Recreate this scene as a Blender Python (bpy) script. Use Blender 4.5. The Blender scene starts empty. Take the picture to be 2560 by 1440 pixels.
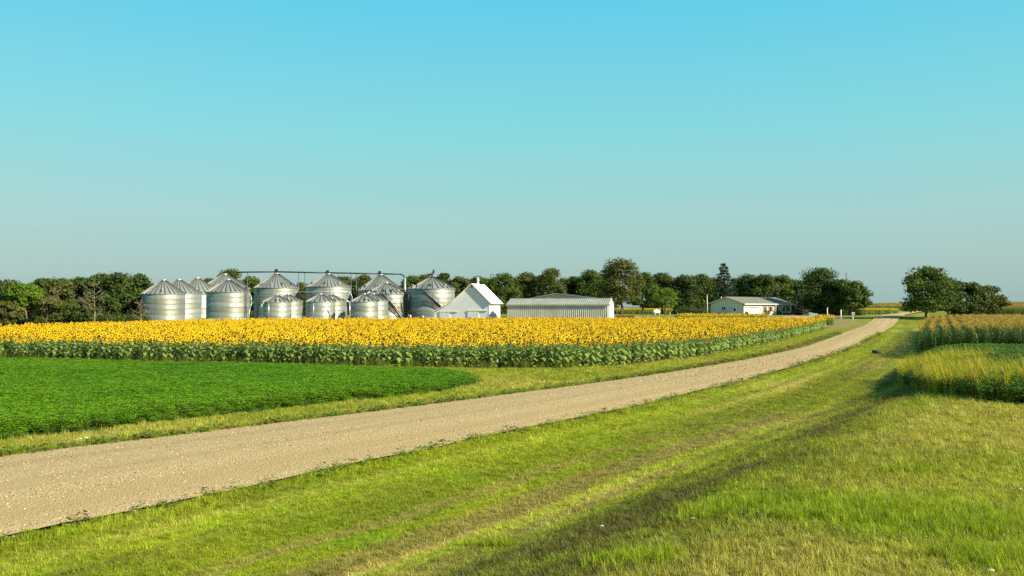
import bpy, bmesh, math, random
import numpy as np
from mathutils import Vector, Matrix

# ------------------------------------------------------------------ camera, sky, sun, exposure
SC = bpy.context.scene
COL = SC.collection
R = math.radians
CAMZ, F, HY = 3.7, 2217.0, 768.0          # camera height, focal length in photo pixels, horizon row
PITCH = math.atan((HY - 720) / F)
cam_d = bpy.data.cameras.new('camera')
cam = bpy.data.objects.new('camera', cam_d); COL.objects.link(cam)
cam.location = (0, 0, CAMZ); cam.rotation_euler = (math.pi/2 + PITCH, 0, 0)
cam_d.sensor_width = 36; cam_d.lens = 36 * F / 2560
cam_d.clip_start = 0.1; cam_d.clip_end = 12000
SC.camera = cam
EXPO = 0.9
SKYGAIN = 10.3/2**EXPO
SUN_AZ, SUN_EL = 118.0, 30.0              # clockwise from +Y, elevation
world = bpy.data.worlds.new('World'); SC.world = world; world.use_nodes = True
wn = world.node_tree.nodes; wl = world.node_tree.links
sky = wn.new('ShaderNodeTexSky'); sky.sky_type = 'NISHITA'; sky.sun_disc = False
sky.sun_elevation = R(SUN_EL); sky.sun_rotation = R(SUN_AZ)
sky.altitude = 0; sky.air_density = 1.0; sky.dust_density = 1.6; sky.ozone_density = 1.2
wtc = wn.new('ShaderNodeTexCoord'); wsep = wn.new('ShaderNodeSeparateXYZ'); wl.new(wtc.outputs['Generated'], wsep.inputs[0])
wr = wn.new('ShaderNodeValToRGB'); we = wr.color_ramp.elements            # clear air: pale grey-teal at the horizon, cyan above, blue overhead
SKYC = [(0.0, (.33, .50, .50)), (.04, (.355, .54, .51)), (.10, (.35, .615, .585)), (.19, (.225, .68, .71)), (.33, (.10, .62, .82)), (.6, (.08, .30, .46)), (1.0, (.055, .17, .29))]
while len(we) < len(SKYC): we.new(.5)
for e_, (p_, c_) in zip(we, SKYC): e_.position = p_; e_.color = (*c_, 1)
wl.new(wsep.outputs['Z'], wr.inputs['Fac'])
gain = wn.new('ShaderNodeVectorMath'); gain.operation = 'SCALE'; gain.inputs['Scale'].default_value = SKYGAIN
wl.new(wr.outputs['Color'], gain.inputs[0])
tint = wn.new('ShaderNodeMix'); tint.data_type = 'RGBA'; tint.inputs['Factor'].default_value = 0.88
bg = wn['Background']; bg.inputs['Strength'].default_value = 0.10
wl.new(sky.outputs['Color'], tint.inputs['A']); wl.new(gain.outputs[0], tint.inputs['B']); wl.new(tint.outputs['Result'], bg.inputs['Color'])
sun_d = bpy.data.lights.new('sun', 'SUN'); sun_d.energy = 5.0; sun_d.angle = R(0.5); sun_d.color = (1.0, 0.89, 0.66)
sun = bpy.data.objects.new('sun', sun_d); COL.objects.link(sun)
sdir = Vector((math.sin(R(SUN_AZ))*math.cos(R(SUN_EL)), math.cos(R(SUN_AZ))*math.cos(R(SUN_EL)), math.sin(R(SUN_EL))))
sun.rotation_euler = sdir.to_track_quat('Z', 'Y').to_euler(); sun.location = (60, -40, 60)
SC.view_settings.view_transform = 'Standard'; SC.view_settings.look = 'None'
SC.view_settings.exposure = EXPO; SC.view_settings.gamma = 1.0
SC.cycles.max_bounces = 6; SC.cycles.transparent_max_bounces = 4
SC.cycles.use_denoising = False

rng = np.random.default_rng(7)
random.seed(7)

# ------------------------------------------------------------------ helpers
def tag(o, label=None, cat=None, group=None, kind=None):
    if label: o['label'] = label
    if cat: o['category'] = cat
    if group: o['group'] = group
    if kind: o['kind'] = kind
    return o

def sstep(a, b, x):
    t = np.clip((x - a) / (b - a), 0, 1); return t*t*(3 - 2*t)

def vn(x, y, seed=0):
    x = np.asarray(x, float); y = np.asarray(y, float)
    xi = np.floor(x); yi = np.floor(y); fx = x - xi; fy = y - yi
    fx = fx*fx*(3-2*fx); fy = fy*fy*(3-2*fy)
    def h(a, b):
        v = np.sin(a*127.1 + b*311.7 + seed*74.7) * 43758.5453
        return v - np.floor(v)
    return (h(xi, yi)*(1-fx)+h(xi+1, yi)*fx)*(1-fy) + (h(xi, yi+1)*(1-fx)+h(xi+1, yi+1)*fx)*fy

def fbm(x, y, seed=0, o=3):
    v = 0; a = .5; t = 0
    for k in range(o):
        v = v + a*vn(x*2**k, y*2**k, seed+k*13); t += a; a *= .5
    return v/t

LY = np.array([-60, 0, 10, 21.9, 26.1, 32.3, 37.8, 43.2, 51.6, 64, 80.4, 130, 204, 332, 430.])
LX = np.array([-81, -31, -22.6, -12.7, -9.2, -4.1, 0.1, 4.2, 9.9, 17.4, 26.1, 49, 83, 146, 196.])
RY = np.array([-60, 0, 14.2, 17.3, 22.4, 26.7, 30.5, 36.9, 45, 57, 80, 130, 204, 332, 430.])
RX = np.array([-57, -17.8, -8.2, -6.1, -2.8, 0.1, 2.8, 7.0, 11.8, 18.6, 30.7, 54.3, 89, 152, 202.])
def edges(y):
    yy = np.clip(y, -60, 430)
    e = (yy - y)*-0.49
    xl = sum(np.interp(yy+k, LY, LX) for k in (-3, -1, 1, 3))/4 + e
    xr = sum(np.interp(yy+k, RY, RX) for k in (-3, -1, 1, 3))/4 + e
    c = np.interp(y, [0, 40, 80, 400], [.80, .82, .88, .905])
    return xl, xr, c
def road_s(x, y):
    xl, xr, c = edges(y)
    return (xl - x)*c, (x - xr)*c            # distance outside left edge, outside right edge
def base_z(x, y):
    z = 1.6*sstep(165, 240, y)*sstep(-85, -45, x)
    z = z + (1.3 + 2.0*sstep(150, 320, x))*sstep(330, 650, y)
    return z
def ter(x, y):
    x = np.asarray(x, float); y = np.asarray(y, float)
    sL, sR = road_s(x, y)
    z = base_z(x, y)
    wn_ = 1 - 0.75*sstep(50, 110, y)
    wb = 1 - 0.7*sstep(35, 75, y)
    pr = np.interp(sR, [0, 1.0, 3.0, 5.0, 6.1, 7.4, 8.8, 10.3, 18], [0, -.12, -.34, -.42, -.32, .08, .50, .66, .74])
    pr = np.where(pr > 0, pr*wb, pr*wn_)
    pl = np.interp(sL, [0, 1.2, 3, 6], [0, -.10, -.2, -.06])*wn_
    z = z + np.where(sR > 0, pr, 0) + np.where(sL > 0, pl, 0)
    und = (fbm(x/5.5, y/5.5, 3) - .5)*.16*(1-sstep(60, 120, y))
    z = z + und*np.clip(np.maximum(sL, sR)/1.5, 0, 1)
    z = z - 0.14*np.clip(np.minimum(-sL, -sR)/.5, 0, 1)
    return z
def road_z(x, y):
    sL, sR = road_s(x, y)
    w = np.clip(np.minimum(-sL, -sR)/2.5, 0, 1)
    return base_z(x, y) + .015 + .09*w + 0.0006*np.clip(y, 0, 400)

def at(px, py, plane=None):
    """photo pixel -> point on the terrain"""
    u = px - 1280.; v = 720. - py
    d = np.array([u, F*math.cos(PITCH) - v*math.sin(PITCH), v*math.cos(PITCH) + F*math.sin(PITCH)])/F
    if plane is not None:
        t = (plane - CAMZ)/d[2]; return np.array([0, 0, CAMZ]) + d*t
    t = np.exp(np.linspace(math.log(5), math.log(900), 5000))
    X = d[0]*t; Y = d[1]*t; Z = CAMZ + d[2]*t
    s = Z - ter(X, Y)
    k = int(np.argmax(s < 0)) if (s < 0).any() else len(t)-1
    return np.array([X[k], Y[k], Z[k]])
def pxX(px, d): return (px - 1280.)/F*d
def pyZ(py, d): return CAMZ + (HY - py)/F*d
def tz(x, y): return float(ter(np.array([x]), np.array([y]))[0])
def inpoly(x, y, poly):
    x = np.asarray(x); y = np.asarray(y); r = np.zeros(x.shape, bool); n = len(poly)
    for i in range(n):
        x0, y0 = poly[i][:2]; x1, y1 = poly[(i+1) % n][:2]
        c = (y0 > y) != (y1 > y)
        r ^= c & (x < (x1-x0)*(y-y0)/((y1-y0) if y1 != y0 else 1e-9)+x0)
    return r
def polydist(x, y, poly):
    D = np.full(np.shape(x), 1e9); n = len(poly)
    for i in range(n):
        ax, ay = poly[i][:2]; bx_, by_ = poly[(i+1) % n][:2]
        dx, dy = bx_-ax, by_-ay; L = dx*dx+dy*dy+1e-12
        t = np.clip(((x-ax)*dx+(y-ay)*dy)/L, 0, 1)
        D = np.minimum(D, np.hypot(x-ax-t*dx, y-ay-t*dy))
    return D

# mesh collector -----------------------------------------------------------
class MB:
    def __init__(s): s.v = []; s.f = []; s.m = []; s.sm = []
    def add(s, vs, fs, mi=0, smooth=False):
        o = len(s.v); s.v += [tuple(p) for p in vs]
        for f in fs: s.f.append(tuple(o+i for i in f)); s.m.append(mi); s.sm.append(smooth)
        return s
    def box(s, x0, x1, y0, y1, z0, z1, mi=0):
        return s.add([(x0,y0,z0),(x1,y0,z0),(x1,y1,z0),(x0,y1,z0),(x0,y0,z1),(x1,y0,z1),(x1,y1,z1),(x0,y1,z1)],
                     [(0,3,2,1),(4,5,6,7),(0,1,5,4),(1,2,6,5),(2,3,7,6),(3,0,4,7)], mi)
    def tube(s, p0, p1, r0, r1=None, n=6, mi=0, smooth=True, cap=True):
        r1 = r0 if r1 is None else r1
        p0 = Vector(p0); p1 = Vector(p1); d = (p1-p0)
        if d.length < 1e-6: return s
        q = d.to_track_quat('Z', 'Y'); vs = []
        for k, (p, r) in enumerate(((p0, r0), (p1, r1))):
            for i in range(n):
                a = 2*math.pi*i/n; vs.append(p + q @ Vector((r*math.cos(a), r*math.sin(a), 0)))
        fs = [(i, (i+1) % n, n+(i+1) % n, n+i) for i in range(n)]
        if cap: fs += [tuple(range(n-1, -1, -1)), tuple(range(n, 2*n))]
        return s.add(vs, fs, mi, smooth)
    def path(s, pts, r, n=6, mi=0):
        rs = r if isinstance(r, (list, tuple)) else [r]*len(pts)
        for i in range(len(pts)-1): s.tube(pts[i], pts[i+1], rs[i], rs[i+1], n, mi)
        return s
    def lathe(s, prof, n=24, mi=0, smooth=True, c=(0, 0)):
        vs = []; fs = []
        for (r, z) in prof:
            for i in range(n):
                a = 2*math.pi*i/n; vs.append((c[0]+r*math.cos(a), c[1]+r*math.sin(a), z))
        for k in range(len(prof)-1):
            for i in range(n):
                j = (i+1) % n; fs.append((k*n+i, k*n+j, (k+1)*n+j, (k+1)*n+i))
        return s.add(vs, fs, mi, smooth)
    def mesh(s, name, mats):
        me = bpy.data.meshes.new(name); me.from_pydata(s.v, [], s.f)
        for m in (mats if isinstance(mats, (list, tuple)) else [mats]): me.materials.append(m)
        me.polygons.foreach_set('material_index', s.m); me.polygons.foreach_set('use_smooth', s.sm)
        me.update(); return me
    def build(s, name, mats, parent=None):
        return link(name, s.mesh(name, mats), parent)
def link(name, me, parent=None, loc=None, rz=0):
    o = bpy.data.objects.new(name, me); COL.objects.link(o)
    if parent: o.parent = parent
    if loc is not None: o.location = loc
    if rz: o.rotation_euler = (0, 0, rz)
    return o
def empty(name, loc, rz=0):
    return link(name, None, None, loc, rz)

# ------------------------------------------------------------------ materials
def newmat(name):
    m = bpy.data.materials.new(name); m.use_nodes = True
    nt = m.node_tree; b = nt.nodes['Principled BSDF']
    return m, nt, b
def N(nt, t, **kw):
    n = nt.nodes.new(t)
    for k, v in kw.items(): setattr(n, k, v)
    return n
def mixc(nt, fac, a, b, mode='MIX'):
    n = N(nt, 'ShaderNodeMix', data_type='RGBA', blend_type=mode)
    for sock, v in (('Factor', fac), ('A', a), ('B', b)):
        if hasattr(v, 'is_linked') or isinstance(v, bpy.types.NodeSocket): nt.links.new(v, n.inputs[sock])
        elif sock == 'Factor': n.inputs[sock].default_value = v
        else: n.inputs[sock].default_value = (*v[:3], 1)
    return n.outputs['Result']
def noise(nt, scale, detail=4, vec=None, rough=.6):
    n = N(nt, 'ShaderNodeTexNoise'); n.inputs['Scale'].default_value = scale
    n.inputs['Detail'].default_value = detail; n.inputs['Roughness'].default_value = rough
    if vec is None:
        tc = N(nt, 'ShaderNodeTexCoord'); vec = tc.outputs['Object']
    nt.links.new(vec, n.inputs['Vector']); return n.outputs['Fac']
def ramp(nt, fac, stops):
    r = N(nt, 'ShaderNodeValToRGB'); el = r.color_ramp.elements
    while len(el) < len(stops): el.new(.5)
    for e, (p, c) in zip(el, stops): e.position = p; e.color = (*c, 1) if len(c) == 3 else c
    nt.links.new(fac, r.inputs['Fac']); return r.outputs['Color']
def bumpn(nt, b, h, strength=.4, dist=.02):
    n = N(nt, 'ShaderNodeBump'); n.inputs['Strength'].default_value = strength; n.inputs['Distance'].default_value = dist
    nt.links.new(h, n.inputs['Height']); nt.links.new(n.outputs['Normal'], b.inputs['Normal'])
def plain(name, c1, c2=None, scale=2., rough=.7, metal=0., spec=.4, bump=0., bscale=20.):
    m, nt, b = newmat(name)
    b.inputs['Roughness'].default_value = rough; b.inputs['Metallic'].default_value = metal
    b.inputs['Specular IOR Level'].default_value = spec
    c2 = c2 or tuple(x*.82 for x in c1)
    col = mixc(nt, ramp(nt, noise(nt, scale, 5), [(.35, (0,0,0)), (.65, (1,1,1))]), c1, c2)
    nt.links.new(col, b.inputs['Base Color'])
    if bump: bumpn(nt, b, noise(nt, bscale, 3), bump)
    return m
def leafmat(name, c1, c2, trans=.3, src='obj', rough=.55, spec=.25, tc=None):
    """leaf: colour between c1 and c2 by object/instance random, by mesh colour or by instance tint"""
    m, nt, b = newmat(name)
    if src == 'obj':
        oi = N(nt, 'ShaderNodeObjectInfo'); col = mixc(nt, oi.outputs['Random'], c1, c2)
    elif src == 'vcol':
        at_ = N(nt, 'ShaderNodeAttribute', attribute_name='Col')
        col = mixc(nt, at_.outputs['Fac'], c1, c2)
    else:
        at_ = N(nt, 'ShaderNodeAttribute', attribute_name='tint', attribute_type='INSTANCER')
        col = at_.outputs['Color']
    nt.links.new(col, b.inputs['Base Color'])
    b.inputs['Roughness'].default_value = rough; b.inputs['Specular IOR Level'].default_value = spec
    tr = N(nt, 'ShaderNodeBsdfTranslucent')
    nt.links.new(mixc(nt, 1.0, col, tc or (1.25, 1.2, .55), 'MULTIPLY'), tr.inputs['Color'])
    mx = N(nt, 'ShaderNodeMixShader'); mx.inputs['Fac'].default_value = trans
    nt.links.new(b.outputs['BSDF'], mx.inputs[1]); nt.links.new(tr.outputs['BSDF'], mx.inputs[2])
    nt.links.new(mx.outputs['Shader'], nt.nodes['Material Output'].inputs['Surface'])
    return m

M = {}
def galv(name, c, rough, metal=.9):
    """corrugated galvanised sheet: the normal tilts up and down along the height"""
    m, nt, b = newmat(name)
    g = N(nt, 'ShaderNodeNewGeometry'); sp = N(nt, 'ShaderNodeSeparateXYZ'); nt.links.new(g.outputs['Position'], sp.inputs[0])
    mu = N(nt, 'ShaderNodeMath', operation='MULTIPLY'); nt.links.new(sp.outputs['Z'], mu.inputs[0]); mu.inputs[1].default_value = 2*math.pi/.1
    sn = N(nt, 'ShaderNodeMath', operation='SINE'); nt.links.new(mu.outputs[0], sn.inputs[0])
    am = N(nt, 'ShaderNodeMath', operation='MULTIPLY'); nt.links.new(sn.outputs[0], am.inputs[0]); am.inputs[1].default_value = .26
    cb = N(nt, 'ShaderNodeCombineXYZ'); nt.links.new(am.outputs[0], cb.inputs['Z'])
    ad = N(nt, 'ShaderNodeVectorMath', operation='ADD'); nt.links.new(g.outputs['Normal'], ad.inputs[0]); nt.links.new(cb.outputs[0], ad.inputs[1])
    no = N(nt, 'ShaderNodeVectorMath', operation='NORMALIZE'); nt.links.new(ad.outputs[0], no.inputs[0])
    nt.links.new(no.outputs[0], b.inputs['Normal'])
    tc = N(nt, 'ShaderNodeTexCoord'); mp = N(nt, 'ShaderNodeMapping'); mp.inputs['Scale'].default_value = (1.3, 1.3, .25)
    nt.links.new(tc.outputs['Object'], mp.inputs['Vector'])
    st = noise(nt, 1.2, 5, mp.outputs['Vector'], .65)
    col = mixc(nt, ramp(nt, st, [(.3, (0,0,0)), (.75, (1,1,1))]), c, tuple(x*.72 for x in c))
    nt.links.new(col, b.inputs['Base Color'])
    b.inputs['Metallic'].default_value = metal; b.inputs['Roughness'].default_value = rough
    return m
GALV = [galv('galvanised_a', (.325, .34, .30), .48, .55), galv('galvanised_b', (.28, .295, .26), .50, .55),
        galv('galvanised_c', (.36, .375, .335), .48, .55), galv('galvanised_d', (.265, .265, .215), .52, .55)]
M['binroof'] = plain('bin_roof_sheet', (.44, .46, .42), (.33, .345, .32), .8, .5, .6)
M['binrib'] = plain('bin_roof_rib', (.16, .165, .155), (.10, .105, .10), 2., .5, .6)
M['dark'] = plain('dark_steel', (.035, .04, .045), None, 3, .5, .4)
M['pipe'] = plain('pipe_steel', (.16, .17, .17), (.10, .11, .11), 3, .45, .6)
M['pipel'] = plain('pale_pipe', (.62, .64, .60), (.48, .50, .46), 2, .4, .6)
M['white'] = plain('white_paint', (.78, .78, .75), (.68, .68, .64), .7, .55)
M['whiteroof'] = plain('white_roof', (.80, .79, .74), (.70, .69, .64), .6, .5)
M['clap'] = plain('white_clapboard', (.74, .75, .74), (.66, .67, .66), 1.1, .65)
M['shed'] = plain('shed_sheet', (.60, .56, .46), (.50, .46, .37), .5, .5, .1)
M['shedroof'] = plain('shed_roof', (.42, .43, .37), (.33, .335, .29), .4, .45, .3)
M['tan'] = plain('tan_sheet', (.46, .42, .34), (.36, .33, .26), .5, .6)
M['shinyroof'] = plain('bare_steel_roof', (.62, .66, .68), (.45, .49, .52), .3, .3, .8)
M['siding'] = plain('cream_siding', (.60, .56, .43), (.54, .50, .38), .6, .6)
M['shingle'] = plain('grey_shingle', (.20, .195, .165), (.13, .13, .115), 1.3, .85, bump=.3, bscale=9)
M['brown'] = plain('brown_timber', (.16, .075, .05), (.10, .05, .035), 3, .7)
M['red'] = plain('faded_red_paint', (.22, .05, .04), (.13, .035, .03), 2, .6)
M['bark'] = plain('bark', (.10, .08, .055), (.06, .048, .035), 2.5, .9, bump=.4)
M['palebark'] = plain('dead_wood', (.24, .19, .125), (.15, .115, .075), 2, .85)
M['rock'] = plain('white_stone', (.62, .60, .54), (.45, .43, .38), 9, .8)
M['concrete'] = plain('concrete', (.45, .44, .40), None, 2, .8)
M['timberpole'] = plain('weathered_pole', (.14, .11, .085), (.09, .07, .055), 3, .85)
def glass():
    m, nt, b = newmat('window_glass')
    b.inputs['Base Color'].default_value = (.02, .025, .03, 1); b.inputs['Roughness'].default_value = .06
    b.inputs['Specular IOR Level'].default_value = .7
    return m
M['glass'] = glass()
M['bird'] = plain('bird_feathers', (.02, .02, .022), None, 20, .7)

# ------------------------------------------------------------------ plan of the fields (metres, from the photograph)
SUNP = [at(x, y)[:2] for x, y in ((-260, 886), (0, 895), (320, 904), (640, 912), (960, 918), (1280, 921), (1400, 921), (1520, 916), (1640, 905),
        (1760, 890), (1860, 872), (1950, 852), (2020, 834), (2064, 820))]
SUNP += [(58.5, 166), (60, 172), (52, 176), (0, 168), (-45, 156), (-54, 140), (-58, 97), (-80, 92)]
ALFP = [at(x, y)[:2] for x, y in ((-300, 1140), (0, 1100), (220, 1080), (440, 1052), (640, 1030), (820, 1008), (960, 996), (1080, 984), (1170, 966), (1206, 954),
        (1196, 944), (1150, 932), (1060, 926), (900, 923), (640, 915), (320, 908), (0, 899), (-300, 889))]
CORN0 = at(2298, 896)[:2]
cdir = np.array([.437, .90]); cdir /= np.linalg.norm(cdir); cprp = np.array([cdir[1], -cdir[0]])
CORNP = [CORN0, CORN0 + cdir*78, CORN0 + cdir*84 + cprp*34, CORN0 + cprp*34 - cdir*14]
BEANP = [at(x, y)[:2] for x, y in ((2246, 950), (2262, 966), (2330, 986), (2450, 1004), (2560, 1014), (2760, 1032))]
BEANP += [np.array(BEANP[-1]) + cdir*16, CORN0 + cprp*24 - cdir*9.5, CORN0 + cprp*8 - cdir*4.0, at(2330, 888)[:2], at(2268, 922)[:2]]

# ------------------------------------------------------------------ lawn colours (dry and green patches of the turf, plus shade painted on the bank)
def lawn_col(x, y):
    sL, sR = road_s(x, y)
    t = y/.85
    wob = (fbm(t*.12, 0*t, 14)-.5)*1.6
    big = fbm(x/9, y/9, 21); mid = fbm(x/2.2, y/2.2, 31)
    streak = fbm(sR*1.9, t*.04, 41, 3)
    ditch = sstep(.2, 1.2, sR)*(1-sstep(6.6, 7.6, sR))
    dry = np.clip((streak - .50)*4.5, 0, 1)*np.exp(-((sR-4.1)/2.3)**2)*1.15
    dry += np.clip((big - .56)*3.0, 0, 1)*.45 + np.clip((mid-.62)*2.4, 0, 1)*.22
    dry += 1.0*np.exp(-((sR-5.7-.3*wob)/.5)**2)*np.clip((fbm(sR*.5, t*.10, 66)-.38)*3, 0, 1)*(1-sstep(45, 70, y))
    plateau = sstep(8.5, 11, sR)*(1-sstep(60, 90, y))
    dry += plateau*(.62*np.clip((fbm(x/3.5, y/3.5, 77)-.32)*2.6, 0, 1) + .22*sstep(13, 22, y))
    dry += np.where(sL > 0, .20*sstep(.3, 2.5, sL), 0)
    dry = np.clip(dry, 0, .95)
    g = np.stack([.175+.10*mid, .235+.08*mid, .012+.008*big], -1)
    lush = np.clip((fbm(x/2.6, y/2.6, 55)-.58)*4, 0, 1)*(1-dry)*.8
    g = g*(1-lush[..., None]) + np.array([.20, .30, .010])*lush[..., None]
    d = np.stack([.315+.07*mid, .275+.06*mid, .080+.03*mid], -1)
    c = g*(1-dry[..., None]) + d*dry[..., None]
    mow = 1 + 1.1*(fbm(sR*2.6+wob*.4, t*.018, 44, 2)-.5)*ditch + .30*(fbm(x*1.1, y*1.1, 48)-.5)
    c = c*mow[..., None]
    dead = np.clip((fbm(sR*1.2, t*.5, 91)-.12)*2.0, 0, .80)*bank_w(sR, t)*(1-sstep(34, 50, y))  # brown thatch, darkened further to paint in the bank's shade
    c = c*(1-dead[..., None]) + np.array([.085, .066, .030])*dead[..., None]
    return c
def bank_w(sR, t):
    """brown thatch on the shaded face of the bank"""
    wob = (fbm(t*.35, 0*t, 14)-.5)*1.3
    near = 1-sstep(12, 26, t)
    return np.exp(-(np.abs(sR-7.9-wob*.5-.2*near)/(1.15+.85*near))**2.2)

# ------------------------------------------------------------------ ground
def set_col(me, name, cols, typ='FLOAT_COLOR'):
    a = me.color_attributes.new(name, typ, 'POINT')
    c = np.ones((len(cols), 4), np.float32); c[:, :3] = cols
    a.data.foreach_set('color', c.ravel())
def ground():
    ang = np.concatenate([np.linspace(-48, 48, 300), np.linspace(48, 312, 90)[1:-1]])
    ang = np.radians(90 - ang)
    rad = np.concatenate([[0.6, 1.5, 3], np.exp(np.linspace(math.log(4.5), math.log(140), 250)), np.exp(np.linspace(math.log(142), math.log(6000), 90))])
    A, Rr = np.meshgrid(ang, rad); X = Rr*np.cos(A); Y = Rr*np.sin(A)
    Z = ter(X, Y)
    na, nr = len(ang), len(rad)
    v = np.stack([X, Y, Z], -1).reshape(-1, 3)
    i, j = np.meshgrid(np.arange(nr-1), np.arange(na), indexing='ij'); jn = (j+1) % na
    f = np.stack([i*na+j, i*na+jn, (i+1)*na+jn, (i+1)*na+j], -1).reshape(-1, 4)
    v = np.vstack([v, [[0, 0, tz(0, 0)]]]); c = len(v)-1
    faces = f.tolist() + [(c, (k+1) % na, k) for k in range(na)]
    me = bpy.data.meshes.new('ground'); me.from_pydata(v.tolist(), [], faces)
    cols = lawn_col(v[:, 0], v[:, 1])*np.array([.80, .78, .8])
    x, y = v[:, 0], v[:, 1]
    soil = np.array([.085, .062, .036])
    for P in (SUNP, CORNP, BEANP):
        k = inpoly(x, y, P); cols[k] = soil
    k = inpoly(x, y, ALFP); cols[k] = np.array([.03, .075, .012])
    far = y > 430; cols[far] = np.array([.20, .15, .055])
    yard = inpoly(x, y, [(-60, 172), (70, 172), (74, 205), (30, 225), (-90, 215)])
    cols[yard] = np.array([.24, .19, .125])
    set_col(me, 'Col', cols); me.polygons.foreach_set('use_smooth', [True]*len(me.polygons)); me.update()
    m, nt, b = newmat('turf_soil')
    a = N(nt, 'ShaderNodeAttribute', attribute_name='Col')
    n1 = noise(nt, 6, 6); n2 = noise(nt, .9, 5)
    col = mixc(nt, ramp(nt, n1, [(.3, (0,0,0)), (.7, (1,1,1))]), mixc(nt, 1., a.outputs['Color'], (.62, .62, .6), 'MULTIPLY'), mixc(nt, 1., a.outputs['Color'], (1.3, 1.25, 1.15), 'MULTIPLY'))
    nt.links.new(col, b.inputs['Base Color']); b.inputs['Roughness'].default_value = .95; b.inputs['Specular IOR Level'].default_value = .1
    bumpn(nt, b, n1, .7, .05)
    me.materials.append(m)
    me.flip_normals() if me.polygons[10].normal.z < 0 else None
    o = link('ground', me); tag(o, 'mown grass and field soil reaching to the horizon', 'ground', kind='structure')
ground()

# ------------------------------------------------------------------ roads
def gravelmat(name, a, b_, c_):
    m, nt, b = newmat(name)
    tc = N(nt, 'ShaderNodeTexCoord')
    vo = N(nt, 'ShaderNodeTexVoronoi'); vo.inputs['Scale'].default_value = 24; nt.links.new(tc.outputs['Object'], vo.inputs['Vector'])
    sep = N(nt, 'ShaderNodeSeparateColor'); nt.links.new(vo.outputs['Color'], sep.inputs[0])
    stone = ramp(nt, sep.outputs['Red'], [(0., tuple(x*.6 for x in a)), (.22, a), (.6, b_), (1., c_)])
    big = noise(nt, .35, 5)
    uv = N(nt, 'ShaderNodeUVMap'); uv.uv_map = 'track'
    mp = N(nt, 'ShaderNodeMapping'); mp.inputs['Scale'].default_value = (11, .022, 1); nt.links.new(uv.outputs['UV'], mp.inputs['Vector'])
    tr = noise(nt, .6, 4, mp.outputs['Vector'])
    col = mixc(nt, ramp(nt, big, [(.35, (0,0,0)), (.7, (.45,.45,.45))]), stone, a)
    col = mixc(nt, ramp(nt, tr, [(.44, (0,0,0)), (.58, (.92,.92,.92))]), col, tuple(x*.92 for x in a))
    nt.links.new(col, b.inputs['Base Color']); b.inputs['Roughness'].default_value = .92; b.inputs['Specular IOR Level'].default_value = .2
    h = mixc(nt, .5, vo.outputs['Distance'], noise(nt, 40, 2))
    bumpn(nt, b, h, .8, .05)
    return m
M['gravel'] = gravelmat('gravel', (.43, .312, .150), (.48, .36, .185), (.57, .445, .25))
M['drive'] = gravelmat('drive_gravel', (.36, .26, .18), (.44, .33, .23), (.58, .47, .36))
def strip(name, ys, xl, xr, zf, mat, label, cat, nx=14, edge_noise=.18):
    vs = []; uv = []
    for k, y in enumerate(ys):
        for i in range(nx+1):
            t = i/nx; j = 0
            if i in (0, nx): j = (float(fbm(np.array(y*.6), np.array(i*9.), 5))-.5)*edge_noise*2
            x = xl[k]*(1-t)+xr[k]*t + j
            vs.append([x, y]); uv.append((t, y))
    v = np.array(vs); z = zf(v[:, 0], v[:, 1])
    fs = [(k*(nx+1)+i, k*(nx+1)+i+1, (k+1)*(nx+1)+i+1, (k+1)*(nx+1)+i) for k in range(len(ys)-1) for i in range(nx)]
    me = bpy.data.meshes.new(name); me.from_pydata(np.column_stack([v, z]).tolist(), [], fs)
    u = me.uv_layers.new(name='track')
    li = np.empty(len(me.loops), int); me.loops.foreach_get('vertex_index', li)
    u.data.foreach_set('uv', np.array(uv)[li].ravel())
    me.polygons.foreach_set('use_smooth', [True]*len(fs)); me.materials.append(mat); me.update()
    return tag(link(name, me), label, cat, kind='structure')
ry = np.concatenate([np.arange(-50, 8, 2.), np.arange(8, 60, .45), np.arange(60, 200, 1.5), np.arange(200, 432, 4.)])
exl, exr, _ = edges(ry)
strip('gravel_road', ry, exl, exr, road_z, M['gravel'], 'wide tan gravel road running from the lower left to the horizon', 'road')
def patch(name, pts, mat, label, cat, lift=.05):
    """a sheet over an outline, as a triangulated grid draped on the ground"""
    bm = bmesh.new(); vs = [bm.verts.new((p[0], p[1], 0)) for p in pts]; bm.faces.new(vs)
    bmesh.ops.triangulate(bm, faces=bm.faces[:]); 
    for _ in range(4): bmesh.ops.subdivide_edges(bm, edges=[e for e in bm.edges if e.calc_length() > 3.5], cuts=1); bmesh.ops.triangulate(bm, faces=bm.faces[:])
    x = np.array([v.co.x for v in bm.verts]); y = np.array([v.co.y for v in bm.verts]); z = ter(x, y)+lift
    for v, q in zip(bm.verts, z): v.co.z = q
    bm.normal_update()
    for f in bm.faces:
        if f.normal.z < 0: f.normal_flip()
    me = bpy.data.meshes.new(name); bm.to_mesh(me); bm.free(); me.materials.append(mat); me.uv_layers.new(name='track')
    return tag(link(name, me), label, cat, kind='structure')
drv = [(86, 212), (84, 221), (76, 224), (70, 226), (66, 217), (50, 212), (20, 208), (20, 200), (50, 203), (72, 208)]
patch('driveway', drv, M['drive'], 'pale gravel drive joining the road and the house yard', 'driveway', .12)

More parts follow.
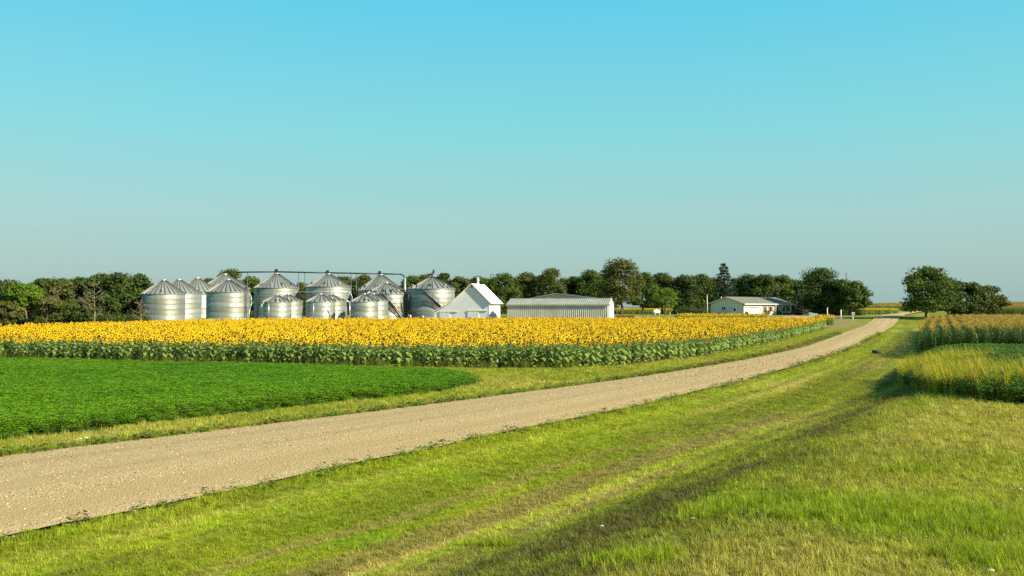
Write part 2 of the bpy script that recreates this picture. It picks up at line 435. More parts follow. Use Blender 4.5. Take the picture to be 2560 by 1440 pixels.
# ------------------------------------------------------------------ instanced growth (stuff)
def scatter(name, pts, rot, scl, protos, idx, label, cat, tints=None):
    me = bpy.data.meshes.new(name); n = len(pts); me.vertices.add(n)
    me.vertices.foreach_set('co', np.asarray(pts, np.float32).ravel())
    def av(nm, typ, arr, key):
        a = me.attributes.new(nm, typ, 'POINT'); a.data.foreach_set(key, np.ascontiguousarray(arr).ravel())
    av('rot', 'FLOAT_VECTOR', np.asarray(rot, np.float32), 'vector')
    s = np.asarray(scl, np.float32); s = np.repeat(s[:, None], 3, 1) if s.ndim == 1 else s
    av('scl', 'FLOAT_VECTOR', s, 'vector'); av('idx', 'INT', np.asarray(idx, np.int32), 'value')
    if tints is not None: set_col(me, 'tint', np.asarray(tints, np.float32))
    o = link(name, me); tag(o, label, cat, kind='stuff')
    c = bpy.data.collections.new(name + '_kinds')
    for k, p in enumerate(protos):
        q = bpy.data.objects.new(f'{name}_kind_{k:02d}', p); c.objects.link(q)
    ng = bpy.data.node_groups.new(name, 'GeometryNodeTree')
    ng.interface.new_socket('Geometry', in_out='INPUT', socket_type='NodeSocketGeometry')
    ng.interface.new_socket('Geometry', in_out='OUTPUT', socket_type='NodeSocketGeometry')
    gi = ng.nodes.new('NodeGroupInput'); go = ng.nodes.new('NodeGroupOutput')
    ip = ng.nodes.new('GeometryNodeInstanceOnPoints'); ci = ng.nodes.new('GeometryNodeCollectionInfo')
    ci.inputs['Collection'].default_value = c; ci.inputs['Separate Children'].default_value = True; ci.inputs['Reset Children'].default_value = True
    def na(nm, typ):
        q = ng.nodes.new('GeometryNodeInputNamedAttribute'); q.data_type = typ; q.inputs['Name'].default_value = nm; return q.outputs['Attribute']
    eu = ng.nodes.new('FunctionNodeEulerToRotation'); L = ng.links.new
    L(gi.outputs[0], ip.inputs['Points']); L(ci.outputs[0], ip.inputs['Instance'])
    ip.inputs['Pick Instance'].default_value = True
    L(na('idx', 'INT'), ip.inputs['Instance Index']); L(na('rot', 'FLOAT_VECTOR'), eu.inputs[0]); L(eu.outputs[0], ip.inputs['Rotation'])
    L(na('scl', 'FLOAT_VECTOR'), ip.inputs['Scale']); L(ip.outputs[0], go.inputs[0])
    md = o.modifiers.new('growth', 'NODES'); md.node_group = ng
    return o
def sector(d0, d1, dens, a=36, maxn=400000):
    """random points of the given density (function of distance) in the camera's sector"""
    out = []; e = np.exp(np.linspace(math.log(d0), math.log(d1), 40))
    for r0, r1 in zip(e[:-1], e[1:]):
        n = int(R(2*a)/2*(r1*r1-r0*r0)*dens((r0+r1)/2)); n = min(n, maxn)
        r = np.sqrt(rng.uniform(r0*r0, r1*r1, n)); t = rng.uniform(-R(a), R(a), n)
        out.append(np.stack([r*np.sin(t), r*np.cos(t)], -1))
    return np.vstack(out)

def blade(mb, base, az, h, w, lean, mi=0, seg=2, droop=0):
    """one curved grass blade"""
    dx, dy = math.cos(az), math.sin(az); px, py = -dy*w/2, dx*w/2
    vs = []
    for k in range(seg+1):
        t = k/seg; hz = h*(t - droop*t*t); o = lean*h*t*t
        ww = 1-t*.85
        vs += [(base[0]+dx*o-px*ww, base[1]+dy*o-py*ww, base[2]+hz), (base[0]+dx*o+px*ww, base[1]+dy*o+py*ww, base[2]+hz)]
    mb.add(vs, [(2*k, 2*k+1, 2*k+3, 2*k+2) for k in range(seg)], mi)
M['grass'] = leafmat('grass_blade', None, None, .35, 'inst', .5, .3)
def tuft(n, rad, h, w, lean):
    mb = MB()
    for _ in range(n):
        a = random.uniform(0, 6.28); r = rad*math.sqrt(random.random())
        blade(mb, (r*math.cos(a), r*math.sin(a), -.01), random.uniform(0, 6.28), h*random.uniform(.55, 1.2), w*random.uniform(.7, 1.3), random.uniform(.1, lean))
    return mb.mesh('tuft', M['grass'])
lawn_protos = [tuft(15, .085, .085, .010, .9) for _ in range(5)] + [tuft(16, .07, .15, .011, .7) for _ in range(2)]
P = np.vstack([sector(5, 45, lambda d: min(190, 190*(13/d)**1.55), 54), sector(45, 125, lambda d: min(190, 190*(13/d)**1.55), 40)])
x, y = P[:, 0], P[:, 1]
sL, sR = road_s(x, y)
keep = (np.maximum(sL, sR) > .05+.35*(vn(x*1.3, y*1.3, 9)-.5))
for Q in (SUNP, ALFP, CORNP, BEANP): keep &= ~inpoly(x, y, Q)
x, y = x[keep], y[keep]; d = np.hypot(x, y); n = len(x)
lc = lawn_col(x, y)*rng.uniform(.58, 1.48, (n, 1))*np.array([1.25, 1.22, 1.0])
h = (.58 + .5*fbm(x/1.5, y/1.5, 17))*rng.uniform(.7, 1.25, n)*(1-.35*bank_w(road_s(x, y)[1], y/.85)*(1-sstep(32, 45, y)))*(1-.45*sstep(.2, 1, road_s(x, y)[1])*(1-sstep(6.3, 7.6, road_s(x, y)[1])))
w = np.maximum(1, (d/15)**.62)
rot = np.stack([rng.normal(0, .12, n), rng.normal(0, .12, n), rng.uniform(0, 6.28, n)], -1)
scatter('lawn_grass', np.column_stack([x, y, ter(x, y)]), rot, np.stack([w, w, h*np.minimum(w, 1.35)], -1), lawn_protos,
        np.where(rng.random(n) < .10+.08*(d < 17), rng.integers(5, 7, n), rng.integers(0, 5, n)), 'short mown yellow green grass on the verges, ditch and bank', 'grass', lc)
print('lawn', n)

# taller lush clumps on the bank
def clump_pts(spots, per, rad):
    q = []
    for (px, py, m) in spots:
        p = at(px, py); q.append(p[:2] + rng.normal(0, rad*m, (int(per*m*m), 2))*np.array([1.4, .8]))
    return np.vstack(q)
P = clump_pts([(2330, 1290, 1.3), (2250, 1270, .7), (2420, 1320, .8), (1820, 1270, .6), (1760, 1290, .5), (2010, 1290, .5), (1600, 1400, .5), (2280, 1180, .4), (1230, 1365, .35), (2500, 1400, .8)], 620, .42)
x, y = P.T; n = len(x)
tall = [tuft(14, .06, .20, .010, .55) for _ in range(4)]
scatter('rank_grass', np.column_stack([x, y, ter(x, y)]), np.stack([rng.normal(0, .1, n), rng.normal(0, .1, n), rng.uniform(0, 6.28, n)], -1), rng.uniform(.5, 1.0, n),
        tall, rng.integers(0, 4, n), 'brighter longer green grass clumps in the lawn by the lower edge', 'grass', np.array([.29, .37, .015])*rng.uniform(.6, 1.3, (n, 1)))

# roadside weeds along the gravel
yy = rng.uniform(8, 120, 2200); yy = 8 + (yy-8)**1.6/(112**.6)
exl, exr, c = edges(yy)
side = rng.random(len(yy)) < .85
x = np.where(side, exl - np.abs(rng.normal(0, .38, len(yy)))/c+.15, exr + np.abs(rng.normal(0, .25, len(yy)))/c-.05); y = yy; n = len(x)
def weedtuft():
    mb = MB()
    for _ in range(26):
        a = random.uniform(0, 6.28); r = .12*math.sqrt(random.random()); z = random.uniform(.02, .16)
        s = random.uniform(.02, .045); q = Matrix.Rotation(random.uniform(0, 6.28), 3, 'Z') @ Matrix.Rotation(random.uniform(-.9, .9), 3, 'X')
        mb.add([q @ Vector(p)*s + Vector((r*math.cos(a), r*math.sin(a), z)) for p in ((-1, 0, 0), (0, -.6, 0), (1, 0, 0), (0, .6, 0))], [(0, 1, 2, 3)])
    return mb.mesh('weed', M['grass'])
lc = np.where(rng.random((n, 1)) < .7, np.array([[.15, .21, .02]]), np.array([[.24, .18, .06]]))*rng.uniform(.7, 1.4, (n, 1))
scatter('roadside_weeds', np.column_stack([x, y, ter(x, y)+.0]), np.stack([0*x, 0*x, rng.uniform(0, 6.28, n)], -1), rng.uniform(.6, 1.5, n)*np.maximum(1, (y/30)**.5),
        [weedtuft() for _ in range(4)], rng.integers(0, 4, n), 'low broadleaf weeds along both edges of the gravel road', 'weeds', lc)

# loose gravel
def stone(mats):
    bm = bmesh.new(); bmesh.ops.create_icosphere(bm, subdivisions=1, radius=1)
    for v in bm.verts: v.co *= random.uniform(.7, 1.2); v.co.z *= .65
    me = bpy.data.meshes.new('stone'); bm.to_mesh(me); bm.free(); me.materials.append(mats); return me
sm, snt, sb = newmat('loose_stone')
sa = N(snt, 'ShaderNodeAttribute', attribute_name='tint', attribute_type='INSTANCER'); snt.links.new(sa.outputs['Color'], sb.inputs['Base Color'])
sb.inputs['Roughness'].default_value = .85
P = sector(12, 70, lambda d: min(190, 190*(18/d)**1.7), 34)
x, y = P.T; sL, sR = road_s(x, y); inn = np.minimum(-sL, -sR)
lane = fbm(inn*1.1, y*.035, 61)
keep = (inn > -.15) & (rng.random(len(x)) < .10 + 1.1*np.clip((lane-.42)*4, 0, 1))
x, y = x[keep], y[keep]; n = len(x); d = np.hypot(x, y)
tone = rng.random((n, 1))
lc = np.where(tone < .28, np.array([[.14, .10, .06]]), np.where(tone < .8, np.array([[.48, .37, .20]]), np.array([[.58, .465, .28]])))*rng.uniform(.75, 1.2, (n, 1))
scatter('loose_gravel', np.column_stack([x, y, road_z(x, y)+.004]), rng.uniform(0, 6.28, (n, 3))*np.array([.1, .1, 1]), (.010+.012*rng.random(n)**2)*np.maximum(1, (d/20)**.6),
        [stone(sm) for _ in range(5)], rng.integers(0, 5, n), 'loose tan and grey gravel stones strewn over the road', 'gravel', lc)
print('gravel', n)

# alfalfa -----------------------------------------------------------------
M['alf'] = leafmat('alfalfa_leaf', None, None, .35, 'inst', .6, .12)
def alfalfa():
    mb = MB()
    for _ in range(46):
        a = random.uniform(0, 6.28); r = .15*math.sqrt(random.random()); z = .33*random.random()**.6
        s = random.uniform(.022, .04); q = Matrix.Rotation(random.uniform(0, 6.28), 3, 'Z') @ Matrix.Rotation(random.uniform(-.8, .8), 3, 'X')
        mb.add([q @ Vector(p)*s + Vector((r*math.cos(a), r*math.sin(a), z)) for p in ((-1.1, 0, 0), (0, -.6, 0), (1.1, 0, .2), (0, .6, 0))], [(0, 1, 2, 3)])
    return mb.mesh('alfalfa', M['alf'])
P = sector(18, 70, lambda d: min(75, 75*(24/d)**1.1), 42)
k = inpoly(P[:, 0], P[:, 1], ALFP); P = P[k]; x, y = P.T; n = len(x)
ed = polydist(x, y, ALFP)
k = rng.random(n) < np.clip(.25+ed/1.6 + (fbm(x, y, 4)-.5), 0, 1); x, y, ed = x[k], y[k], ed[k]; n = len(x)
gm = fbm(x/4, y/4, 19)
lc = np.stack([.092+.095*gm, .255+.09*gm, .010+.0*gm], -1)*rng.uniform(.6, 1.35, (n, 1))
yel = (rng.random(n) < .45*np.exp(-ed/1.2)); lc[yel] = np.array([.14, .20, .02])
scatter('alfalfa_crop', np.column_stack([x, y, ter(x, y)]), np.stack([0*x, 0*x, rng.uniform(0, 6.28, n)], -1),
        np.stack([*(np.maximum(1, (np.hypot(x, y)/26)**.6),)*2, (.78+.25*fbm(x/1.2, y/1.2, 8))*np.clip(.45+ed/2, .45, 1)], -1),
        [alfalfa() for _ in range(5)], rng.integers(0, 5, n), 'dense bright green low forage crop beside the sunflowers', 'crop', lc)
print('alfalfa', n)

# sunflowers ---------------------------------------------------------------
M['sfleaf'] = leafmat('sunflower_leaf', (.155, .23, .06), (.26, .35, .09), .3, 'obj', .5, .3)
M['sfstem'] = leafmat('sunflower_stem', (.13, .19, .05), (.18, .23, .07), .1, 'obj')
M['petal'] = leafmat('sunflower_petal', (.87, .52, .002), (.93, .66, .003), .38, 'obj', .5, .15, tc=(1.05, .95, .5))
M['disc'] = plain('sunflower_disc', (.060, .026, .008), (.14, .065, .014), 30, .9)
def sf_leaf(mb, z, az, L, W, droop, mi=0):
    dx, dy = math.cos(az), math.sin(az); nx, ny = -dy, dx
    c = [(0.02, 0), (.30*L, .10*L), (.68*L, .05*L-droop*.5), (L, -droop)]
    w = [.02, W*.5, W*.38, 0.]
    vs = [(dx*r + nx*ww*s, dy*r + ny*ww*s, z+h-abs(s)*.04) for (r, h), ww in zip(c, w) for s in (-1, 1)]
    mb.add(vs, [(0, 1, 3, 2), (2, 3, 5, 4), (4, 5, 7, 6)], mi)
def sf_head(mb, c, az, tilt, r, mp=0, md=1, mg=2):
    q = Matrix.Rotation(az, 3, 'Z') @ Matrix.Rotation(math.pi/2 + tilt, 3, 'Y')   # local z -> facing
    c = Vector(c); k = 13; vs = []
    ri = r*.47
    for i in range(k):
        a0 = 2*math.pi*i/k; da = math.pi/k*1.15; rr = r*random.uniform(.86, 1.1)
        pts = [(ri*math.cos(a0-da), ri*math.sin(a0-da), 0), (rr*.82*math.cos(a0-da*.75), rr*.82*math.sin(a0-da*.75), .02),
               (rr*math.cos(a0), rr*math.sin(a0), .01+random.uniform(-.02, .03)), (rr*.82*math.cos(a0+da*.75), rr*.82*math.sin(a0+da*.75), .02), (ri*math.cos(a0+da), ri*math.sin(a0+da), 0)]
        mb.add([c + q @ Vector(p) for p in pts], [(0, 1, 2, 3, 4)], mp)
    n = 10
    ring = lambda rad, h: [c + q @ Vector((rad*math.cos(2*math.pi*i/n), rad*math.sin(2*math.pi*i/n), h)) for i in range(n)]
    mb.add(ring(ri*1.05, .004) + ring(ri*.55, .03), [(i, (i+1) % n, n+(i+1) % n, n+i) for i in range(n)] + [tuple(range(n, 2*n))], md)
    mb.add(ring(ri*1.25, -.008) + ring(.03, -.06), [((i+1) % n, i, n+i, n+(i+1) % n) for i in range(n)], mg)
def sunflower(H, r, nleaf, full=True):
    """stem and leaves, flower head (facing local +X)"""
    a = MB(); b = MB()
    top = Vector((.06, random.uniform(-.03, .03), H)); mid = Vector((random.uniform(-.03, .03), random.uniform(-.03, .03), H*.6))
    a.path([(0, 0, 0), mid, top-Vector((0, 0, .08)), top+Vector((.05, 0, 0))], [.020, .017, .013, .012], 5, 1)
    for i in range(nleaf):
        t = i/nleaf; z = H*(.14 + .76*t)
        L = .30*(1-.45*abs(t-.45))*random.uniform(.8, 1.2)
        sf_leaf(a, z, i*2.4+random.uniform(-.5, .5), L, L*.8, L*random.uniform(.25, .75), 0)
    tilt = random.uniform(-.05, .50)
    sf_head(b, top+Vector((.10, 0, .0)), random.uniform(-.35, .35), tilt, r)
    return a, b
SF = []
for k in range(7):
    a, b = sunflower(random.uniform(1.32, 1.6), random.uniform(.11, .15), 13)
    SF.append((a.mesh('sunflower_plant', [M['sfleaf'], M['sfstem']]), b.mesh('flower_head', [M['petal'], M['disc'], M['sfstem']]), a, b))
def joined(a, b):
    q = MB(); q.add(a.v, a.f); q.m = list(a.m); q.sm = list(a.sm)
    o = len(q.v); q.v += b.v; q.f += [tuple(o+i for i in f) for f in b.f]; q.m += [m+2 for m in b.m]; q.sm += b.sm
    return q.mesh('sunflower', [M['sfleaf'], M['sfstem'], M['petal'], M['disc'], M['sfstem']])
SFJ = [joined(s[2], s[3]) for s in SF]
FACE = math.atan2(math.cos(R(SUN_AZ)), math.sin(R(SUN_AZ)))      # heads look towards the morning sun
def row_points(poly, sp_row, sp, direction, jit=.12):
    p = np.array(poly); dr = np.array(direction)/np.hypot(*direction); pr = np.array([dr[1], -dr[0]])
    u = p @ dr; v = p @ pr
    U, V = np.meshgrid(np.arange(u.min(), u.max(), sp), np.arange(v.min(), v.max(), sp_row))
    q = U.ravel()[:, None]*dr + V.ravel()[:, None]*pr
    q = q + rng.normal(0, jit, q.shape)
    return q[inpoly(q[:, 0], q[:, 1], poly)]
P = row_points(SUNP, .50, .40, (.97, -.05), .13)
x, y = P.T
vis = np.abs(np.degrees(np.arctan2(x, y))) < 36; x, y = x[vis], y[vis]
ed = polydist(x, y, SUNP); dd = np.hypot(x, y)
inpic = np.abs((x/y)) < .58
front = np.where((ed < 1.1) & inpic)[0]; front = front[np.argsort(dd[front])][:300]
isf = np.zeros(len(x), bool); isf[front] = True
hz = (.90 + .20*fbm(x/6, y/6, 12))*rng.uniform(.93, 1.07, len(x))
fa = FACE + rng.normal(-.2, .55, len(x))
kk = rng.integers(0, 7, len(x))
n = int((~isf).sum()); s = ~isf
scatter('sunflower_field', np.column_stack([x, y, ter(x, y)])[s], np.stack([rng.normal(0, .06, n), rng.normal(0, .06, n), fa[s]], -1), (hz*rng.uniform(.9, 1.1, len(x)))[s],
        SFJ, kk[s], 'broad mass of yellow sunflowers in bloom filling the middle of the view', 'sunflowers')
print('sunflowers', len(x))
LAB = 'sunflower standing in the outer rows at the near rim of the sunflower field'
zf = ter(x, y)
for i in front:
    st, hd = SF[kk[i]][:2]
    o = link('sunflower', st, None, (x[i], y[i], zf[i]), float(fa[i])); o.scale = (float(hz[i]),)*3
    tag(o, LAB, 'sunflower', 'sunflowers along the near rim of the field')
    link('flower_head', hd, o)
def sf_strip(name, poly, label, zadd=0):
    P = row_points(poly, .55, .45, (1, 0)); x, y = P.T; n = len(x)
    scatter(name, np.column_stack([x, y, ter(x, y)]), np.stack([0*x, 0*x, FACE + rng.normal(-.2, .4, n)], -1), rng.uniform(.92, 1.1, n), SFJ, rng.integers(0, 7, n), label, 'sunflowers')
sf_strip('sunflower_strip', [(pxX(1690, 192), 190), (pxX(1912, 192), 190), (pxX(1912, 200), 200), (pxX(1690, 200), 200)], 'narrow strip of sunflowers in front of the cream house')
sf_strip('sunflower_plot', [(pxX(2022, 180), 178), (pxX(2066, 180), 176), (pxX(2066, 196), 192), (pxX(2018, 196), 192)], 'small plot of sunflowers by the white box near the driveway')
sf_strip('sunflower_patch', [(pxX(1540, 292), 290), (pxX(1700, 292), 290), (pxX(1700, 300), 304), (pxX(1530, 300), 304)], 'sunflowers glimpsed between the tree trunks behind the propane tank')
sf_strip('sunflower_bed', [(pxX(2090, 265), 262), (pxX(2222, 275), 268), (pxX(2224, 330), 330), (pxX(2150, 330), 330)], 'bright sunflowers beyond the roadside trees near the horizon')

# tall grass at the foot of the sunflowers
M['weedgrass'] = leafmat('weed_grass', None, None, .4, 'inst', .5, .25)
def tallgrass(n, rad, h, w, seed_head=False):
    mb = MB()
    for _ in range(n):
        a = random.uniform(0, 6.28); r = rad*math.sqrt(random.random()); hh = h*random.uniform(.6, 1.15)
        blade(mb, (r*math.cos(a), r*math.sin(a), 0), random.uniform(0, 6.28), hh, w*random.uniform(.7, 1.3), random.uniform(.08, .5), 0, 4, .12)
    return mb.mesh('tall_grass', M['weedgrass'])
tg = [tallgrass(22, .2, .75, .016) for _ in range(4)]
edge = np.array(SUNP[:14]); seg = []
for a, b in zip(edge[:-1], edge[1:]):
    L = np.hypot(*(b-a)); m = int(L*9); t = rng.random(m)[:, None]; seg.append(a*(1-t)+b*t + rng.normal(0, .30, (m, 2)) + np.array([0, -.1]))
P = np.vstack(seg); x, y = P.T
wgt = np.where(x < 4, .25+.9*np.clip((fbm(x/5, y/5, 71)-.42)*4, 0, 1), .35)
k = rng.random(len(x)) < wgt; x, y = x[k], y[k]; n = len(x)
hh = np.where(x < 4, rng.uniform(.5, 1.05, n), rng.uniform(.25, .5, n))
scatter('field_edge_grass', np.column_stack([x, y, ter(x, y)]), np.stack([0*x, 0*x, rng.uniform(0, 6.28, n)], -1), hh, tg, rng.integers(0, 4, n),
        'tall yellow green grass growing at the foot of the sunflowers', 'grass', np.array([.15, .19, .03])*rng.uniform(.6, 1.4, (n, 1)))

# corn -------------------------------------------------------------------
M['cornleaf'] = leafmat('corn_leaf', (.065, .12, .012), (.115, .18, .022), .3, 'obj', .42, .3)
M['tassel'] = leafmat('corn_tassel', (.42, .29, .06), (.54, .41, .10), .25, 'obj', .7, .1)
def cornmesh(low=False):
    mb = MB(); H = random.uniform(1.72, 1.95)
    mb.tube((0, 0, 0), (0, 0, H), .018, .010, 4, 0)
    nl = 7 if low else 11; az0 = random.uniform(0, 3.14)
    for i in range(nl):
        t = (i+.6)/nl; z = H*(.10+.80*t); az = az0 + (i % 2)*math.pi + random.uniform(-.45, .45); L = .72*(1-.5*abs(t-.5))*random.uniform(.8, 1.15)
        dx, dy = math.cos(az), math.sin(az); vs = []; up = random.uniform(.28, .55)
        S = 3 if low else 5
        for k in range(S+1):
            q = k/S; r = L*q; hz = L*(up*1.9*q - 1.5*q*q*random.uniform(.75, 1.05)); w = .042*(1-q**2.2)+.002
            vs += [(dx*r+dy*w, dy*r-dx*w, z+hz), (dx*r-dy*w, dy*r+dx*w, z+hz)]
        mb.add(vs, [(2*k, 2*k+1, 2*k+3, 2*k+2) for k in range(S)], 0)
    for i in range(5 if low else 7):
        a = random.uniform(0, 6.28); ln = random.uniform(.22, .34); sp = random.uniform(.05, .22)
        p0 = Vector((0, 0, H-.02)); p1 = p0 + Vector((math.cos(a)*sp*.6, math.sin(a)*sp*.6, ln*.75)); p2 = p0 + Vector((math.cos(a)*sp*1.5, math.sin(a)*sp*1.5, ln*.95))
        mb.tube(p0, p1, .006, .008, 3, 1, cap=False); mb.tube(p1, p2, .008, .004, 3, 1, cap=False)
    return mb
CM = [cornmesh().mesh('corn_plant', [M['cornleaf'], M['tassel']]) for _ in range(6)]
P = row_points(CORNP, .92, .24, tuple(cdir), .03); x, y = P.T
k = np.abs(np.degrees(np.arctan2(x, y))) < 37; x, y = x[k], y[k]
dd = np.hypot(x, y); ed = polydist(x, y, CORNP)
inpic = (x/y < .585)
fr = np.where((ed < 1.0) & inpic)[0]; fr = fr[np.argsort(dd[fr])][:160]
isf = np.zeros(len(x), bool); isf[fr] = True; s = ~isf; n = int(s.sum())
kk = rng.integers(0, 6, len(x)); sc_ = rng.uniform(1.0, 1.2, len(x)); ra = rng.uniform(0, 6.28, len(x)); zz = ter(x, y)
scatter('corn_field', np.column_stack([x, y, zz])[s], np.stack([rng.normal(0, .05, n), rng.normal(0, .05, n), ra[s]], -1), sc_[s], CM, kk[s],
        'rows of tall tasselled corn beside the road', 'corn')
for i in fr:
    o = link('corn_plant', CM[kk[i]], None, (x[i], y[i], zz[i]), float(ra[i])); o.scale = (float(sc_[i]),)*3
    tag(o, 'tasselled corn plant in the outer rows at the rim of the near corn block', 'corn', 'corn plants along the rim of the near block')
print('corn', len(x))
# far corn
def cornclump():
    mb = MB()
    for _ in range(7):
        c = cornmesh(True); o = Vector((random.uniform(-.9, .9), random.uniform(-.9, .9), 0)); b = len(mb.v)
        mb.v += [(p[0]+o.x, p[1]+o.y, p[2]*1.1) for p in c.v]; mb.f += [tuple(b+i for i in f) for f in c.f]; mb.m += c.m; mb.sm += c.sm
    return mb.mesh('corn_clump', [M['cornleaf'], M['tassel']])
CC = [cornclump() for _ in range(4)]
n0 = 30000; x = rng.uniform(95, 420, n0); y = 215 + 430*rng.random(n0)**1.5
exl, exr, _ = edges(y)
keep = ((x > exr+24) & (y > 214+.12*(x-110))) | ((y > 432) & (x > exl - 60-.1*y))
keep &= np.abs(np.degrees(np.arctan2(x, y))) < 37
x, y = x[keep], y[keep]; n = len(x)
scatter('far_corn_field', np.column_stack([x, y, ter(x, y)]), np.stack([0*x, 0*x, rng.uniform(0, 6.28, n)], -1), rng.uniform(.9, 1.15, n), CC, rng.integers(0, 4, n),
        'ripening brown topped corn on the rise at the horizon', 'corn')
print('far corn', n)

# soybeans and grassy weeds -----------------------------------------------
M['bean'] = leafmat('soybean_leaf', (.06, .125, .016), (.11, .19, .026), .3, 'obj', .5, .2)
def bean():
    mb = MB()
    for _ in range(70):
        a = random.uniform(0, 6.28); z = .80*random.random()**.55; r = (.24*(.45+z))*math.sqrt(random.random())
        s = random.uniform(.045, .075); q = Matrix.Rotation(random.uniform(0, 6.28), 3, 'Z') @ Matrix.Rotation(random.uniform(-.9, .9), 3, 'X')
        mb.add([q @ Vector(p)*s + Vector((r*math.cos(a), r*math.sin(a), z)) for p in ((-1, 0, 0), (-.2, -.7, 0), (1, 0, .1), (-.2, .7, 0))], [(0, 1, 2, 3)])
    return mb.mesh('bean', M['bean'])
P = row_points(BEANP, .30, .27, tuple(cdir), .06); x, y = P.T; n = len(x)
ed = polydist(x, y, BEANP)
scatter('soybean_crop', np.column_stack([x, y, ter(x, y)]), np.stack([0*x, 0*x, rng.uniform(0, 6.28, n)], -1), rng.uniform(.85, 1.1, n)*np.clip(.62+ed*.30, .62, 1.),
        [bean() for _ in range(4)], rng.integers(0, 4, n), 'dark green leafy soybeans in front of the corn', 'soybeans')
tg2 = [tallgrass(18, .14, 1.3, .016) for _ in range(5)]
def weedw(x, y):
    a = np.array(at(2262, 935)[:2]); v = np.zeros(len(x))
    for (px, py, r, w) in ((2290, 922, 2.6, 1), (2340, 910, 2.6, 1), (2390, 906, 2.2, .9), (2330, 940, 2.6, .9), (2390, 950, 2.2, 1), (2450, 958, 1.8, 1), (2520, 965, 2.0, 1), (2480, 960, 1.6, .8), (2600, 960, 2.5, 1), (2280, 946, 1.6, .6)):
        c = at(px, py+26); v = np.maximum(v, w*np.exp(-((x-c[0])**2+((y-c[1])*.75)**2)/r**2))
    return v
P = row_points(BEANP, .16, .16, tuple(cdir), .07); x, y = P.T
k = rng.random(len(x)) < np.clip((weedw(x, y)-.42)*1.3, 0, .38); x, y = x[k], y[k]; n = len(x)
scatter('tall_weed_grass', np.column_stack([x, y, ter(x, y)]), np.stack([0*x, 0*x, rng.uniform(0, 6.28, n)], -1), rng.uniform(.65, 1.15, n), tg2, rng.integers(0, 5, n),
        'tall yellow green grassy weeds sticking out of the soybeans', 'weeds', np.array([.40, .40, .03])*rng.uniform(.65, 1.35, (n, 1))*np.where(rng.random((n, 1)) < .25, np.array([[1.1, .8, 1.2]]), 1))
print('beans', n)

# ------------------------------------------------------------------ trees
LEAF = {'dark': leafmat('foliage_dark', (.030, .056, .012), (.088, .130, .026), .22, 'vcol', .6, .2),
        'mid': leafmat('foliage_mid', (.042, .074, .012), (.118, .165, .028), .25, 'vcol', .6, .2),
        'olive': leafmat('foliage_olive', (.056, .070, .015), (.14, .152, .036), .25, 'vcol', .6, .2),
        'bright': leafmat('foliage_bright', (.07, .13, .012), (.19, .28, .025), .3, 'vcol', .6, .2),
        'needle': leafmat('foliage_needle', (.018, .040, .018), (.050, .078, .032), .12, 'vcol', .6, .2),
        'blue': leafmat('foliage_blue', (.035, .060, .035), (.085, .115, .065), .12, 'vcol', .6, .2)}
def leaf_cloud(cent, nrm, size, tone, mat, name='crown', aspect=.62):
    """leaf-sized bent quads: centres (n,3), outward normals, sizes, tone per leaf"""
    n = len(cent)
    q = nrm + rng.normal(0, .55, (n, 3)); q /= np.linalg.norm(q, axis=1)[:, None]+1e-9
    r = rng.normal(0, 1, (n, 3)); u = np.cross(q, r); u /= np.linalg.norm(u, axis=1)[:, None]+1e-9
    w = np.cross(q, u); s = size[:, None]
    v = np.stack([cent-u*s, cent-w*s*aspect+q*s*.15, cent+u*s, cent+w*s*aspect+q*s*.15], 1).reshape(-1, 3)
    f = np.arange(4*n).reshape(-1, 4)
    me = bpy.data.meshes.new(name); me.from_pydata(v.tolist(), [], f.tolist())
    c = np.repeat(np.clip(tone, 0, 1), 4); set_col(me, 'Col', np.repeat(c[:, None], 3, 1))
    me.materials.append(mat); me.update(); return me
